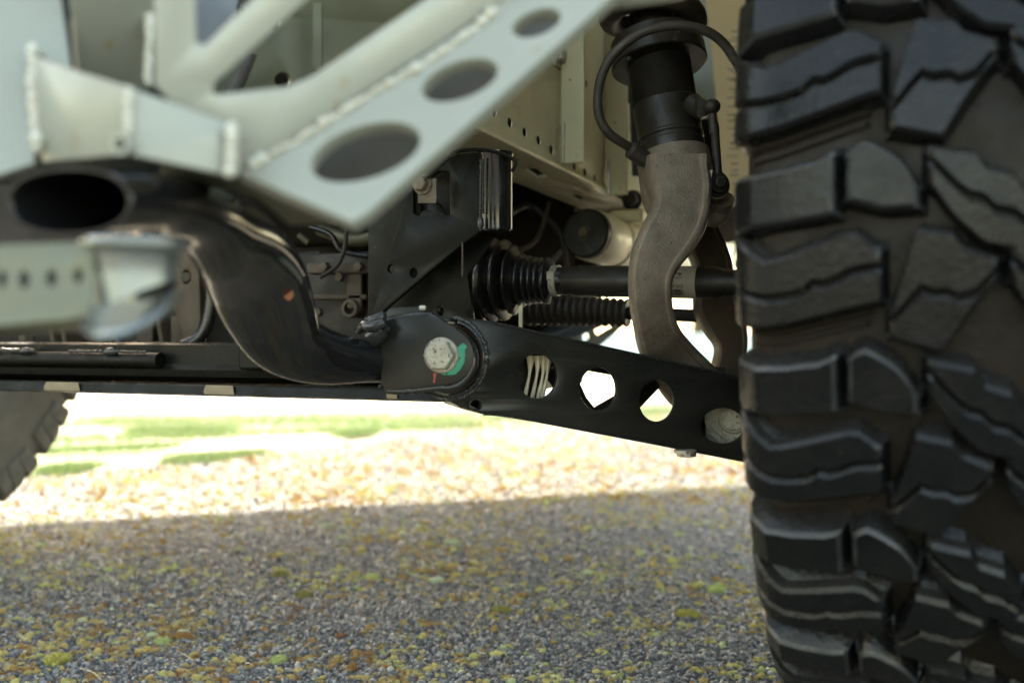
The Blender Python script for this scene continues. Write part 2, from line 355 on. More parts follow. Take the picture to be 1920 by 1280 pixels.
def carcass_mesh():
    us = [-.19+.02*i for i in range(8)]+[-.04, -.03, -.02, -.01, 0, .006, .012, .018, .025, .045, .07, .1, .13, .152]
    prof_pts = []
    for u in us:
        if u < -.04:
            t = (-.04-u)/.15; a = prof(-.04); x = a[0]-.012*math.sin(PI*min(1, t*1.1))+.02*t*t; prof_pts.append((x, a[1]-.185*t))
        else: a = prof(u); prof_pts.append((a[0], a[1]))
    full = prof_pts+[(-x, r) for x, r in prof_pts[::-1][1:]]
    mb = MB(); seg = 144
    v = []; f = []
    n = len(full)
    for k in range(seg):
        a = 2*PI*k/seg
        for x, r in full: v.append(V((x, -r*math.cos(a), r*math.sin(a))))
    for k in range(seg):
        for i in range(n-1): f.append((k*n+i, k*n+i+1, ((k+1) % seg)*n+i+1, ((k+1) % seg)*n+i))
    # close the bead with the inner side
    mb.add(v, f); return mesh(mb.v, mb.f, 50)
cm = carcass_mesh()
rimb = MB(); X = V((1, 0, 0))
rimb.lathe(V((-.115, 0, 0)), X, [(0, .235), (.012, .238), (.018, .225), (.05, .205), (.17, .200), (.205, .222), (.225, .238), (.23, .23), (.215, .215), (.20, .19), (.16, .17), (.15, .07), (.18, .06), (.18, 0)], 48, False)
rimb.lathe(V((-.10, 0, 0)), X, [(0, .10), (.02, .13), (.05, .165), (.06, .165), (.06, 0)], 48)
rim_me = mesh(rimb.v, rimb.f); rim_me.materials.append(M['rim'])
def wheel(centre, yaw, roll0, tyremat, lab, blockmat=None, flip=False, both=True):
    o = bpy.data.objects.new('front_wheel', cm.copy()); COL.objects.link(o); o.data.materials.clear(); o.data.materials.append(tyremat)
    o.parent = truck; o.location = centre-TB; o.rotation_euler = (0, 0, yaw); ORG[o.name] = centre; o['label'] = lab
    r = bpy.data.objects.new('rim', rim_me); COL.objects.link(r); r.parent = o
    if flip: r.rotation_euler = (0, 0, PI)
    ms = {}
    for k in range(NP):
        for nm, fl, me in bmeshes:
            a = roll0+2*PI*k/NP+(.45*2*PI/NP if fl else 0)
            if blockmat:
                if me.name not in ms: c = me.copy(); c.materials.clear(); c.materials.append(blockmat); c.materials.append(blockmat); ms[me.name] = c
                me = ms[me.name]
            b_ = bpy.data.objects.new('groove_step' if nm == 'G' else 'tread_block', me); COL.objects.link(b_); b_.parent = o; b_.rotation_euler = (-a, 0, 0)
    return o
yaw = math.atan2(-.375, .927)
CR = T(.0545, 1.078, .430)
# in the photo the long block A sits at image row 560 (height 0.356 m at the front of the tyre)
a_des = math.asin((CH+80/F*.6-.480)/.47)
wheel(CR, yaw, a_des, M['carcass'], 'muddy front wheel close to the camera with deep blocky tread')
CL = T(.0545-1.72, 1.078, .430)
wheel(CL, yaw, .07, M['oldtyre'], 'far front wheel with grey dusty sidewall', M['dustyblock'], True)

# rubber hairs of the near tyre's inner sidewall
mb = MB()
for i in range(26):
    py = 60+i*9.5+random.uniform(-3, 3) if i < 14 else 200+(i-14)*13+random.uniform(-3, 3)
    a = P(1384, py, .68); b_ = P(1384-random.uniform(10, 22), py+random.uniform(-2, 2), .69)
    mb.tube([a, b_], .0004, 5, 1)
hair = mb.build('moulding_hairs', M['rubber_d'], truck); hair['kind'] = 'stuff'

# ---- silver bumper brackets (near, out of focus) ------------------
PM1 = plane3(P(485, 303, .460), P(930, 15, .490), P(660, 416, .445))
PM2 = plane3(P(485, 303, .461), P(930, 15, .491), P(400, 100, .445))
br = plate('bumper_bracket', M['white'], truck, PM1, [(446, 322), (660, 416), (690, 398), (1150, -8), (1330, -170), (1050, -170), (930, 12), (485, 303)],
           [ell(685, 284, 106, 49, -17), ell(862, 149, 74, 34, -19), ell(1006, 42, 47, 23, -20)], .010, .0012)
plate('brace_plate', M['white'], br, PM2, [(290, -90), (292, 160), (330, 205), (442, 236), (446, 322), (485, 303), (930, 12), (1020, -90)],
      [rounded([(364, -70), (368, 82), (386, 84), (545, -70)], 14), rounded([(398, 178), (402, 156), (620, -40), (640, -70), (900, -70), (590, 142), (540, 163)], 12)], .006, .0008)
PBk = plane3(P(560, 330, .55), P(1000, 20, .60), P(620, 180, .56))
plate('inner_plate', M['grey'], br, PBk, [(520, 400), (660, 405), (1130, -10), (900, -60), (600, 200)], (), .004)  # dark grey stands in for a white plate lying in shade
mb = MB(); wp = [(470, 312), (508, 290), (560, 262), (600, 236), (640, 212), (700, 174), (750, 146), (800, 118), (850, 84), (900, 46), (932, 14)]
for i, (a, b_) in enumerate(zip(wp[:-1], wp[1:])):
    A_, B_ = hit(*a, PM1)+PM1[1]*.0008, hit(*b_, PM1)+PM1[1]*.0008
    mb.beads([A_, A_.lerp(B_, .72)], .0018 if i % 3 else .0025, .6, jit=.35); mb.tube([A_-PM1[1]*.001, B_-PM1[1]*.001], .0012, 6, 3, jit=.2)
mb.build('weld_bead', M['weld_white'], br)
# box section with a bright front face
PBX = plane3(P(240, 170, .425), P(446, 240, .445), P(240, 288, .425))
plate('box_face', M['white'], br, PBX, rounded([(238, 162), (449, 238), (445, 332), (240, 289)], 4), (), .005)
PSD = plane3(P(239, 170, .424), P(239, 288, .432), P(80, 200, .458))
plate('box_side', M['white'], br, PSD, [(62, 108), (135, 134), (238, 166), (239, 289), (150, 298), (78, 304)], (), .005)
PTP = plane3(P(239, 163, .427), P(449, 238, .447), P(290, 150, .52))
PLA = plane3(P(0, 100, .47), P(60, 100, .475), P(0, 300, .455))
plate('end_plate', M['white'], br, PLA, [(-140, -90), (103, -90), (134, 136), (90, 112), (64, 90), (64, 306), (-20, 332), (-140, 335)], (), .005)
PLB = plane3(P(130, 0, .48), P(290, 0, .50), P(130, 140, .505))
plate('side_plate', M['white'], br, PLB, [(124, -90), (300, -90), (298, 168), (235, 166), (146, 142)], (), .005)
plate('shadow_plate', M['black'], br, (P(120, 60, .60), V((0, -1, 0))), [(-40, -90), (300, -90), (330, 345), (-40, 345)], (), .004)  # added black sheet, standing in for the shade behind the slit
mb = MB(); mb.beads([P(62, 88, .468), P(64, 180, .465), P(70, 285, .462)], .0032); mb.build('weld_bead', M['weld_white'], br)
mb = MB(); mb.beads([P(281, 28, .505), P(278, 160, .50)], .0026); mb.build('weld_bead', M['weld_white'], br)
mb = MB(); mb.beads([P(434, 236, .440), P(430, 326, .439)], .0024, .4); mb.beads([P(242, 166, .421), P(240, 250, .421)], .0016, .4); mb.build('weld_bead', M['weld_white'], br)
# underside of the bracket
PU = plane3(P(446, 322, .462), P(660, 416, .447), P(545, 424, .53))
plate('bottom_flange', M['olive'], br, PU, [(300, 286), (446, 325), (660, 417), (640, 420), (545, 423), (480, 372), (300, 330)], (), .004)
mb = MB(); c = P(236, 272, .424); nrm = V((-.3, -1, -.1)).normalized()
mb.lathe(c, nrm, [(0, .0046), (.004, .0046), (.004, .0026), (0, .0026)], 24, False); mb.build('drain_ring', M['white'], br)
mb = MB().lathe(c, nrm, [(-.002, .0029), (.0015, .0029)], 20); mb.build('drain_hole', M['rubber_d'], br)
# bumper crossing the top right corner
mb = MB(); mb.tube([P(1080, -14, .52), P(1180, -16, .53), P(1275, -30, .54)], .0085, 16, 4); mb.build('brace_tube', M['white'], br)
# panels seen through the brace windows
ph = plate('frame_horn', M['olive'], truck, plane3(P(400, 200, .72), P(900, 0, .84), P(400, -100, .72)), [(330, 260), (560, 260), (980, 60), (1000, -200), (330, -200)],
      [ell(530, 150, 15, 14), ell(512, 42, 16, 14)], .005)
mb = MB(); mb.tube([P(470, 100, .70), P(450, 150, .70), P(430, 190, .70)], .0045, 10); mb.tube([P(460, 20, .72), P(480, -20, .72)], .006, 10); mb.build('hose', M['rubber_d'], truck)
plate('mount_plate', M['bluegrey'], truck, plane3(P(300, 0, .66), P(480, 0, .69), P(300, 150, .66)), [(330, -120), (470, -120), (430, 90), (340, 130)], (), .004)
mb = MB(); mb.cbox(P(596, 70, .74), V((.006, .002, 0)), V((0, .004, 0)), UZ*.05); mb.build('seam', M['olive'], truck)
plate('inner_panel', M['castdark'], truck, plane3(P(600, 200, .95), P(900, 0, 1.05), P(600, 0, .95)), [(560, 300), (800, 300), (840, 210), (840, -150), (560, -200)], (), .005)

# ---- black bent oval tube -------------------------------------------
X_, Y_ = V((1, 0, 0)), V((0, 1, 0))
tp = [(130, 378, .452), (200, 379, .48), (265, 381, .51), (368, 400, .565), (446, 463, .63), (482, 524, .69), (510, 590, .75), (542, 642, .80), (605, 668, .845), (680, 677, .89), (724, 679, .915)]
tpv = [P(*q) for q in tp]
rw = [.0158, .0158, .0160, .0190, .0290, .0338, .0335, .0290, .0240, .0190, .0186]; rh = [.0322, .0322, .0310, .0280, .0220, .0190, .0180, .0180, .0180, .0185, .0186]
e1 = [UZ, UZ, (UZ+X_*.05), (UZ+X_*.35), (X_*.80+UZ*.55), (X_*.93+UZ*.36), (X_*.90+UZ*.44), (X_*.75+UZ*.66), (X_*.42+UZ*.9), (X_*.1+UZ), UZ]
mb = MB(); mb.tube(tpv, rw, 48, 10, e1, rh, cap=False, sq=.88)
tube_o = mb.build('bent_tube', M['tube'], truck, 60)
mb = MB(); ipts = tpv[:4]; mb.tube(ipts, [r*.84 for r in rw[:4]], 48, 6, e1[:4], [r*.90 for r in rh[:4]], cap=False, sq=.88)
# rim of the cut end
t0 = (tpv[1]-tpv[0]).normalized(); ee = (UZ-t0*UZ.dot(t0)).normalized(); e2 = t0.cross(ee); rings = []
for g_, f_, off in ((1, 1, 0), (.98, .97, -.001), (.92, .87, -.001), (.90, .84, 0)):
    sg = lambda q: math.copysign(abs(q)**.88, q); rings.append([tpv[0]+t0*off+ee*sg(math.cos(2*PI*k/48))*rw[0]*f_+e2*sg(math.sin(2*PI*k/48))*rh[0]*g_ for k in range(48)])
mb.ring_sweep(rings, False); mb.build('tube_end', M['tube'], tube_o)
mb = MB(); mb.add([P(541, 553, .688)+V(q)*.0032 for q in [(-1, 0, .9), (.9, 0, 1), (1.1, 0, -.2), (.2, 0, -1.3), (-.9, 0, -.6)]]+[P(541, 553, .694)+V(q)*.0032 for q in [(-1, 0, .9), (.9, 0, 1), (1.1, 0, -.2), (.2, 0, -1.3), (-.9, 0, -.6)]], [(0,1,2,3,4),(5,6,7,8,9),(0,1,6,5),(1,2,7,6),(2,3,8,7),(3,4,9,8),(4,0,5,9)]); 
mb.build('paint_chip', mat('bare_chip', (.42, .16, .09), .6), tube_o)
mb = MB(); wl = []
for k in range(19):
    a = math.radians(-100+200*k/18); wl.append(P(716+9*math.cos(a), 680-43*math.sin(a), .895))
mb.beads(wl, .0022, .45); wl2 = [P(q*1.0+0, 0, 1) for q in ()]
wl = [P(726+9*math.cos(math.radians(-100+200*k/18)), 680-46*math.sin(math.radians(-100+200*k/18)), .893) for k in range(19)]
mb.beads(wl, .0022, .4); mb.build('weld_bead', M['weld_black'], tube_o)

# ---- zinc tube clamp at the left --------------------------------------
PC = plane3(P(0, 520, .41), P(170, 520, .415), P(0, 600, .405))
cl = plate('perforated_bar', M['barzinc'], truck, PC, rounded([(-120, 462), (175, 452), (178, 590), (120, 600), (-120, 620)], 6), [ell(4, 522, 8, 16), ell(45, 523, 9, 17), ell(96, 520, 9, 16), ell(146, 516, 8, 13)], .003)
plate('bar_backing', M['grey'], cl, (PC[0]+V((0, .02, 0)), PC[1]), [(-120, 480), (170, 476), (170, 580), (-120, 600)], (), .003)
mb = MB(); mb.box(P(-120, 606, .41), V((.060, .005, .003)), V((0, .05, 0)), UZ*-.004); mb.build('bar_lip', M['olive'], cl)
mb = MB(); axc = P(252, 476, .435); seg = 48; R_ = .0185*1.02; rings = []
def cyl(z, r, cut=False):
    out = []
    for k in range(seg):
        a = 2*PI*k/seg; x, y = math.cos(a)*r, math.sin(a)*r
        zz = z if not cut else -.0215-.0095*(-math.cos(a))*1.0
        out.append(axc+V((x, y, zz)))
    return out
mb.ring_sweep([cyl(0.0058, .0222), cyl(.0042, .0232), cyl(.0022, .0230), cyl(.0012, .0205), cyl(-.0005, .0192), cyl(-.010, .0188), cyl(0, .0188, True), cyl(0, .0173, True), cyl(-.0, .0170), cyl(.0058, .0170)], True)
mb.build('clamp_cup', M['bluezinc'], cl)
mb = MB(); 
for i in range(9):
    a = PI*1.0+PI*.95*i/8
mb.tube([P(158, 612, .415), P(190, 628, .40), P(245, 618, .40), P(300, 585, .41), P(326, 553, .425)], .0022, 10, 6, None, None)
mb.add([P(155, 575, .415), P(215, 570, .398), P(290, 560, .40), P(325, 545, .42), P(300, 590, .41), P(245, 618, .40), P(190, 630, .40), P(150, 610, .415)], [(0,1,6,7),(1,2,5,6),(2,3,4,5)])
mb.build('clamp_lip', M['bluezinc'], cl)

# ---- subframe crossmember and skid plate --------------------------------
def prism(name, m, prof_zy, l0, l1, b0, parent=truck, dz=0):
    """profile of (back offset, z) swept along the truck's width"""
    mb = MB(); mb.ring_sweep([[T(l, b0+b_, z+dz) for b_, z in prof_zy] for l in (l0, l1)]); return mb.build(name, m, parent)
cmb = prism('crossmember', M['black'], [(0, .3262), (.004, .3290), (.12, .3290), (.12, .285), (.012, .283), (.004, .286), (-.004, .290), (-.006, .298), (0, .304)], -1.25, -.455, .915)
mb = MB(); mb.tube([T(-1.25, .905, .3095), T(-.80, .905, .3085)], [.0090, .0090], 20, 1); mb.build('edge_pipe', M['black'], cmb)
mb = MB(); mb.beads([T(-1.15, .898, .3190), T(-.985, .898, .3188)], .0026, .3); mb.beads([T(-.93, .898, .3185), T(-.815, .898, .3180)], .0017, .3)
mb.lathe(T(-1.0, .897, .319), RX, [(-.012, .001), (-.006, .0042), (.004, .0045), (.012, .0012)], 12); mb.lathe(T(-.865, .897, .3185), RX, [(-.014, .001), (-.008, .0048), (.004, .005), (.014, .0012)], 12)
mb.build('weld_bead', M['weld_black'], cmb)
sp = prism('skid_plate', M['black'], [(-.03, .2850), (-.028, .2868), (.35, .2868), (.35, .2790), (-.02, .2735), (-.032, .2760)], -1.25, -.41, .915, dz=-.004)
for l, wd in ((-.925, .055), (-.70, .040), (-.487, .012)):
    mb = MB(); mb.ring_sweep([[T(l+s_, .915-.0335, .276), T(l+s_, .915-.0325, .2725-.0), T(l+s_*.9, .915-.0325, .2825)] for s_ in (-wd/2, -wd*.42, 0, wd*.42, wd/2)]); mb.build('mud_patch', M['tan'], sp)
bevel(MB().cbox(T(-.66, .905, .312), RX*.05, RB*.02, UZ*.026).build('gusset', M['black'], cmb), .003)

# ---- mounting tower ------------------------------------------------------
PT = (T(0, .90, 0), -RB)
tw = plate('mount_tower', M['black'], truck, PT, [(690, 330), (760, 310), (800, 330), (842, 296), (858, 288), (906, 285), (907, 428), (870, 455), (720, 582), (690, 610)],
           [rounded([(775, 400), (775, 345), (772, 330), (812, 318), (830, 322), (843, 322), (843, 402), (834, 402), (826, 385), (806, 370), (800, 392), (790, 396), (785, 405)], 3),
            ell(733, 504, 6.5, 7.5), ell(775, 512, 7, 9)], .006, .0012)
plate('rear_gusset', M['black'], tw, (T(0, .935, 0), -RB), [(700, 440), (925, 445), (876, 516), (888, 600), (700, 620)], [ell(826, 583, 6, 9)], .005)
mb = MB(); mb.cbox(P(867.5, 487, 1.0), V((.0014, 0, 0)), V((0, .02, 0)), UZ*.034); mb.build('tower_flange', M['casting'], tw)
mb = MB(); ca = P(929, 432, .985); mb.lathe(ca, UZ, [(0, .0155), (.0005, .0168), (.072, .0168), (.074, .0180), (.0765, .0180), (.0765, .001)], 48); 
mb.lathe(ca+UZ*-.0005, UZ, [(0, .0145), (.002, .0145)], 30); mb.build('bump_stop_cup', M['rubber'], tw)
mb = MB(); mb.beads([P(902, 300, .966), P(901, 415, .968)], .0016, .5); mb.beads([P(905, 300, .966), P(906, 400, .968)], .0012, .5); mb.lathe(P(901, 418, .967), UZ, [(-.008, .0008), (-.003, .0034), (.004, .003), (.008, .0008)], 10)
mb.build('weld_bead', M['weld_black'], tw)
mb = MB(); pth = [(800, 334), (842, 293), (858, 284), (905, 281), (940, 288), (958, 296), (967, 306), (960, 322)]
mb.tube([P(x, y, .965) for x, y in pth], .0019, 8, 4); mb.build('top_flange_edge', M['black'], tw)
mb = MB(); c = P(790, 345, .975); mb.hexa(c, -RB, .0078, .007, .3); mb.lathe(c+RB*.004, -RB, [(0, .010), (.003, .010)], 24); mb.cbox(c+RB*.006+V((.003, 0, -.006)), V((.018, 0, 0)), V((0, .004, 0)), UZ*.024); mb.build('bolt', M['cast'], tw)
mb = MB(); mb.cbox(P(800, 370, 1.03), V((.06, 0, 0)), V((0, .01, 0)), UZ*.08); mb.build('tower_back', M['castdark'], tw)
plate('bracket_web', M['black'], tw, (T(0, .915, 0), -RB), [(786, 398), (788, 360), (806, 362), (812, 372), (826, 386), (832, 400)], (), .004)

# ---- frame rail ----------------------------------------------------------
PW = (T(-.40, 0, 0), RX)
def wp_(b_, z): return T(-.40, b_, z)
slots = [ell(927, 210, 4.5, 9.4, -6), ell(956, 230, 4.2, 9.4, -6), ell(984, 248, 4.0, 8.8, -6), ell(1010, 263, 3.9, 8.8, -6), ell(1034, 281, 3.8, 8.8, -6),
         ell(1077, 311, 3.2, 8.2, -6), ell(1097, 323, 3.2, 7.7, -6), ell(1116, 334, 3.0, 7.7, -6), ell(1080, 139, 3.2, 8.8, -6), ell(1099, 157, 3.0, 7.7, -6)]
fr = plate('frame_rail', M['cream'], truck, PW, [wp_(.79, .5415), wp_(1.55, .5415), wp_(1.55, .95), wp_(.79, .95)], slots, .0012, .0002)
PF = (UZ*(.5395+DZ), -UZ)
plate('bottom_flange', M['cream'], fr, PF, [T(-.398, .80, .54), T(-.398, 1.62, .54), T(-.49, 1.62, .54), T(-.49, .80, .54)],
      [rounded([(984, 317), (1003, 316), (1025, 331), (1010, 334)], 2), rounded([(1069, 366), (1082, 364), (1100, 377), (1086, 378)], 2)], .004, .0008)
mb = MB(); mb.box(T(-.50, .80, .545), RB*.82, RX*.004, UZ*.3); mb.build('inner_web', M['ink'], fr)
mb = MB(); mb.tube([T(-.3985, .80, .5405), T(-.3985, 1.55, .5405)], .0030, 10, 1); mb.build('rolled_edge', M['cream'], fr)
for (x0, x1, yt, yb, dd) in ((1048, 1080, 40, 314, 0), (1134, 1181, 60, 372, 0)):
    bq = {1048: 1.30, 1134: 1.50}[x0]
    # upright flange standing proud of the web
    pa = hit(x0, yb, PW); bb = pa.dot(RB)
    q0 = T(-.398, bb, pa.z-DZ+.004)
    o = bevel(MB().box(q0, RX*.030, RB*.006, UZ*.34).build('upright_flange', M['cream'], fr), .0015)
    mb = MB(); mb.tube([q0+RX*.004-RB*.001+UZ*.001, q0+RX*.004-RB*.001+UZ*.05], .0022, 8, 2, jit=.3); mb.build('weld_bead', M['weld_white'], fr)
mb = MB(); c = hit(1045, 105, PW)+RX*.002; mb.cbox(c, RX*.003, RB*.03, UZ*.03); mb.hexa(c, RX, .009, .008); mb.build('bolt', M['zinc'], fr)
plate('shock_tower', M['bluegrey'], truck, (T(0, 1.42, 0), -RB), [(1070, 120), (1180, 195), (1185, 330), (1250, 330), (1250, -200), (1060, -200)], [ell(1095, 56, 4, 6), ell(1095, 92, 4, 5)], .005)
# rear stretch of the rail, lit
mb = MB(); mb.box(T(-.398, 1.56, .51), RB*.6, RX*-.09, UZ*.30); o = mb.build('frame_box', M['cream'], fr); bevel(o, .004)
mb = MB(); 
for q in ((1183, 374, 1.45), (1222, 398, 1.6)):
    mb.hexa(P(*q), -RB, .012, .012); mb.lathe(P(*q)+RB*.01, -RB, [(0, .015), (.003, .015)], 16)
mb.build('frame_bolt', M['castdark'], fr)
mb = MB(); mb.cbox(P(1190, 412, 1.5), RX*.05, RB*.10, UZ*.02); mb.cbox(P(1215, 425, 1.6), RX*.02, RB*.2, UZ*.03); bevel(mb.build('body_mount', M['cream'], fr), .003)

# ---- coil-over strut -----------------------------------------------------
SA = P(1218, 0, 1.10); SB = P(1263, 300, 1.06); SD = (SB-SA).normalized(); SL = (SB-SA).length
def on(t): return SA+SD*t
k_ = SL/300*.99
def row(py): return (py-0)*k_
st = MB(); prf = [(row(92), .0345)]
nthr = 34
for i in range(nthr):
    y = 98+i*3.05; prf += [(row(y), .0342), (row(y+1.5), .0334)]
prf += [(row(203), .0342), (row(205), .0350), (row(262), .0345), (row(264), .0355), (row(268), .0355), (row(270), .0342), (row(276), .0342), (row(278), .0352), (row(284), .0350), (row(300), .0345), (row(318), .0330)]
st.lathe(SA, SD, prf, 56); strut = st.build('strut', M['shock'], truck, 20)
mb = MB(); mb.lathe(SA, SD, [(row(80), .047), (row(80)+.0006, .0495), (row(96), .0505), (row(97), .0488), (row(98.5), .0488), (row(99.5), .0510), (row(126), .0520), (row(128), .0505), (row(128), .030)], 64)
mb.build('spring_perch', M['shock'], strut, 25)
e_1 = SD.orthogonal().normalized(); e_2 = SD.cross(e_1)
for nm, ang, yy in (('adjuster_hole', 0, 0),):
    mb = MB()
    for pxy in ((1270, 62), (1263, 78), (1165, 104)):
        dirv = (hit(pxy[0], pxy[1], (on(row(90))-V((0, .05, 0)), V((0, -1, 0))))-on(row(90))); dirv -= SD*dirv.dot(SD)
        tt = (hit(pxy[0], pxy[1], (on(row(90))-V((0, .05, 0)), V((0, -1, 0))))-SA).dot(SD); dirv.normalize()
        mb.lathe(SA+SD*tt+dirv*.0490, dirv, [(0, .0023), (.0040, .0023)], 14)
    mb.build(nm, M['ink'], strut)
pts = []; turns = 4.2; n = 90
for i in range(n):
    s_ = i/(n-1); a = 2*PI*turns*s_+2.6; t = row(64)-.036*turns*s_
    if s_ < .12: t = row(64)-.036*turns*.12*(s_/.12)**1.6
    pts.append(on(t)+(e_1*math.cos(a)+e_2*math.sin(a))*.0460)
MB().tube(pts, .0125, 14, 2).build('coil_spring', M['rubber_d'], strut, 60)
mb = MB(); mb.lathe(SA, SD, [(-.2, .024), (row(75), .024)], 32); mb.build('shock_body', M['shock'], strut)
hp = [(1392, 135, .99), (1378, 112, .985), (1355, 80, .98), (1325, 59, .975), (1285, 49, .972), (1240, 51, .972), (1195, 66, .975), (1152, 100, .98), (1130, 137, .985), (1121, 180, .99), (1124, 220, .995), (1142, 250, 1.0), (1170, 270, 1.01), (1200, 287, 1.03), (1212, 300, 1.04)]
hose = MB().tube([P(*q) for q in hp], .0048, 14, 5).build('brake_hose', M['rubber_d'], truck, 60)
mb = MB(); mb.lathe(P(1180, 279, 1.012), V((.7, .3, -.4)), [(0, .006), (.002, .009), (.02, .009), (.024, .007), (.03, .011), (.04, .010), (.042, .004)], 16); mb.build('hose_fitting', M['rubber_d'], hose)
# stud and link of the height sensor
mb = MB(); mb.tube([P(1298, 195, 1.04), P(1312, 205, 1.03), P(1318, 206, 1.02)], [.012, .0105, .0075], 14, 3); mb.cbox(P(1313, 205, 1.02), V((.009, 0, 0)), V((0, .012, 0)), UZ*.018); mb.build('link_stud', M['shock'], strut)
mb = MB(); c = P(1335, 200, 1.0)
mb.lathe(c-UZ*.008, UZ, [(.0005, .002), (.002, .0058), (.005, .0080), (.008, .0086), (.011, .0080), (.014, .0058), (.0155, .002)], 24)
mb.tube([P(1336, 214, 1.0), P(1337, 232, 1.0), P(1338, 234, 1.0), P(1340, 250, 1.0), P(1341, 252, 1.0), P(1346, 330, 1.0)], [.0042, .0046, .0052, .0052, .0044, .0046], 12, 3); mb.build('sensor_link', M['castdark'], strut, 50)

# ---- cast fork -----------------------------------------------------------
def pw(c, half, dpt): return c, half*dpt/F
fk = [(1267, 298, 1.02, 58), (1268, 325, 1.015, 58), (1274, 352, 1.01, 56), (1276, 380, 1.0, 53), (1270, 412, .99, 53), (1252, 446, .985, 52), (1231, 482, .98, 46), (1220, 520, .98, 40), (1220, 560, .985, 38), (1226, 600, .995, 38), (1238, 640, 1.01, 42), (1262, 680, 1.035, 48), (1296, 720, 1.05, 52), (1325, 742, 1.06, 46)]
pv = [P(a, b_, c) for a, b_, c, d in fk]; hw = [d*c/F for a, b_, c, d in fk]
def inplane(pvl):
    out = []
    for i in range(len(pvl)):
        t = (pvl[min(i+1, len(pvl)-1)]-pvl[max(i-1, 0)]).normalized(); s_ = t.cross(Y_).normalized(); out.append(s_ if s_.x > 0 else -s_)
    return out
es = inplane(pv)
def fork_section(mb, pv, hw, es, dep, rib=.0022, sub=8):
    """flat-faced casting section with a raised rim on the outer edge"""
    n = len(pv); rings = []
    def cr(a, b, c, d, t): return .5*((2*b)+(c-a)*t+(2*a-5*b+4*c-d)*t*t+(3*b-a-3*c+d)*t**3)
    for i in range(n-1):
        ix = [max(i-1, 0), i, i+1, min(i+2, n-1)]
        for k in range(sub+(1 if i == n-2 else 0)):
            t = k/sub; p = cr(*[pv[j] for j in ix], t); w_ = cr(*[hw[j] for j in ix], t); dd = cr(*[dep[j] for j in ix], t); e = (es[i]*(1-t)+es[i+1]*t).normalized()
            rings.append([p+e*(w_*a)+Y_*(dd*b_)+Y_*(-r_) for a, b_, r_ in ((-1, -.25, 0), (-.97, -.6, 0), (-.9, -.85, 0), (-.8, -1, 0), (.38, -1.0, 0), (.48, -.96, 0), (.60, -.96, 0), (.66, -1.02, rib), (.78, -1.02, rib), (.90, -.9, rib), (1, -.5, 0), (1, .8, 0), (.8, 1, 0), (-.8, 1, 0), (-1, .8, 0))])
    mb.ring_sweep(rings)
mb = MB(); fork_section(mb, pv, hw, es, [.030, .030, .028, .024, .020, .018, .017, .016, .016, .016, .017, .018, .02, .02])
fork = mb.build('strut_fork', M['cast'], truck, 40)
mb = MB(); mb.lathe(SB-SD*.006, SD, [(0, .0355), (.001, .0385), (.045, .0395), (.060, .036), (.075, .020)], 48); mb.build('fork_collar', M['cast'], fork)
rl = [(1296, 400, 1.10, 34), (1312, 440, 1.13, 34), (1334, 490, 1.15, 34), (1340, 540, 1.15, 38), (1346, 580, 1.15, 42), (1362, 620, 1.14, 36), (1370, 655, 1.13, 27), (1364, 700, 1.12, 28), (1364, 745, 1.10, 28)]
pv2 = [P(a, b_, c) for a, b_, c, d in rl]
mb = MB(); fork_section(mb, pv2, [d*c/F for a, b_, c, d in rl], inplane(pv2), [.018]*9, .0015); mb.build('fork_rear_leg', M['casting'], fork, 40)
mb = MB(); c = P(1343, 346, 1.0); nv = V((.25, -1, .1)).normalized()
mb.lathe(c, nv, [(-.03, .014), (-.002, .0148), (0, .0150)], 24); fb = mb.build('fork_boss', M['cast'], fork)
mb = MB(); mb.lathe(c, nv, [(0, .0128), (.003, .0130), (.0032, .0105), (.007, .0098), (.0072, .0062), (.011, .0058), (.012, .0045)], 24); mb.build('pinch_bolt', M['castdark'], fork)
mb = MB(); mb.tube([P(1352, 372, 1.02), P(1348, 395, 1.03), P(1340, 412, 1.03), P(1338, 425, 1.03)], [.014, .012, .012, .006], 16, 4); mb.build('clamp_ear', M['cast'], fork)
mb = MB(); mb.add([P(1320, 322, .985), P(1336, 318, .985), P(1334, 336, .985), P(1318, 345, .985)], [(0, 1, 2, 3)]); mb.add([P(1320, 322, .99), P(1336, 318, .99), P(1334, 336, .99), P(1318, 345, .99)], [(0, 1, 2, 3)]); mb.build('white_paint_dab', mat('dab', (.5, .47, .4), .6), fork)
mb = MB(); mb.tube([P(1321, 321, .983), P(1328, 329, .983)], .0009, 6, 2); mb.build('red_paint_dab', M['red'], fork)
mb = MB(); c = P(1316, 690, 1.05); mb.hexa(c-UZ*.006, UZ, .0085, .008); mb.lathe(c-UZ*.012, UZ, [(0, .0095), (.006, .0095)], 20); mb.cbox(P(1325, 705, 1.06), V((.034, 0, 0)), V((0, .03, 0)), UZ*.02); mb.build('fork_bolt', M['castdark'], fork)

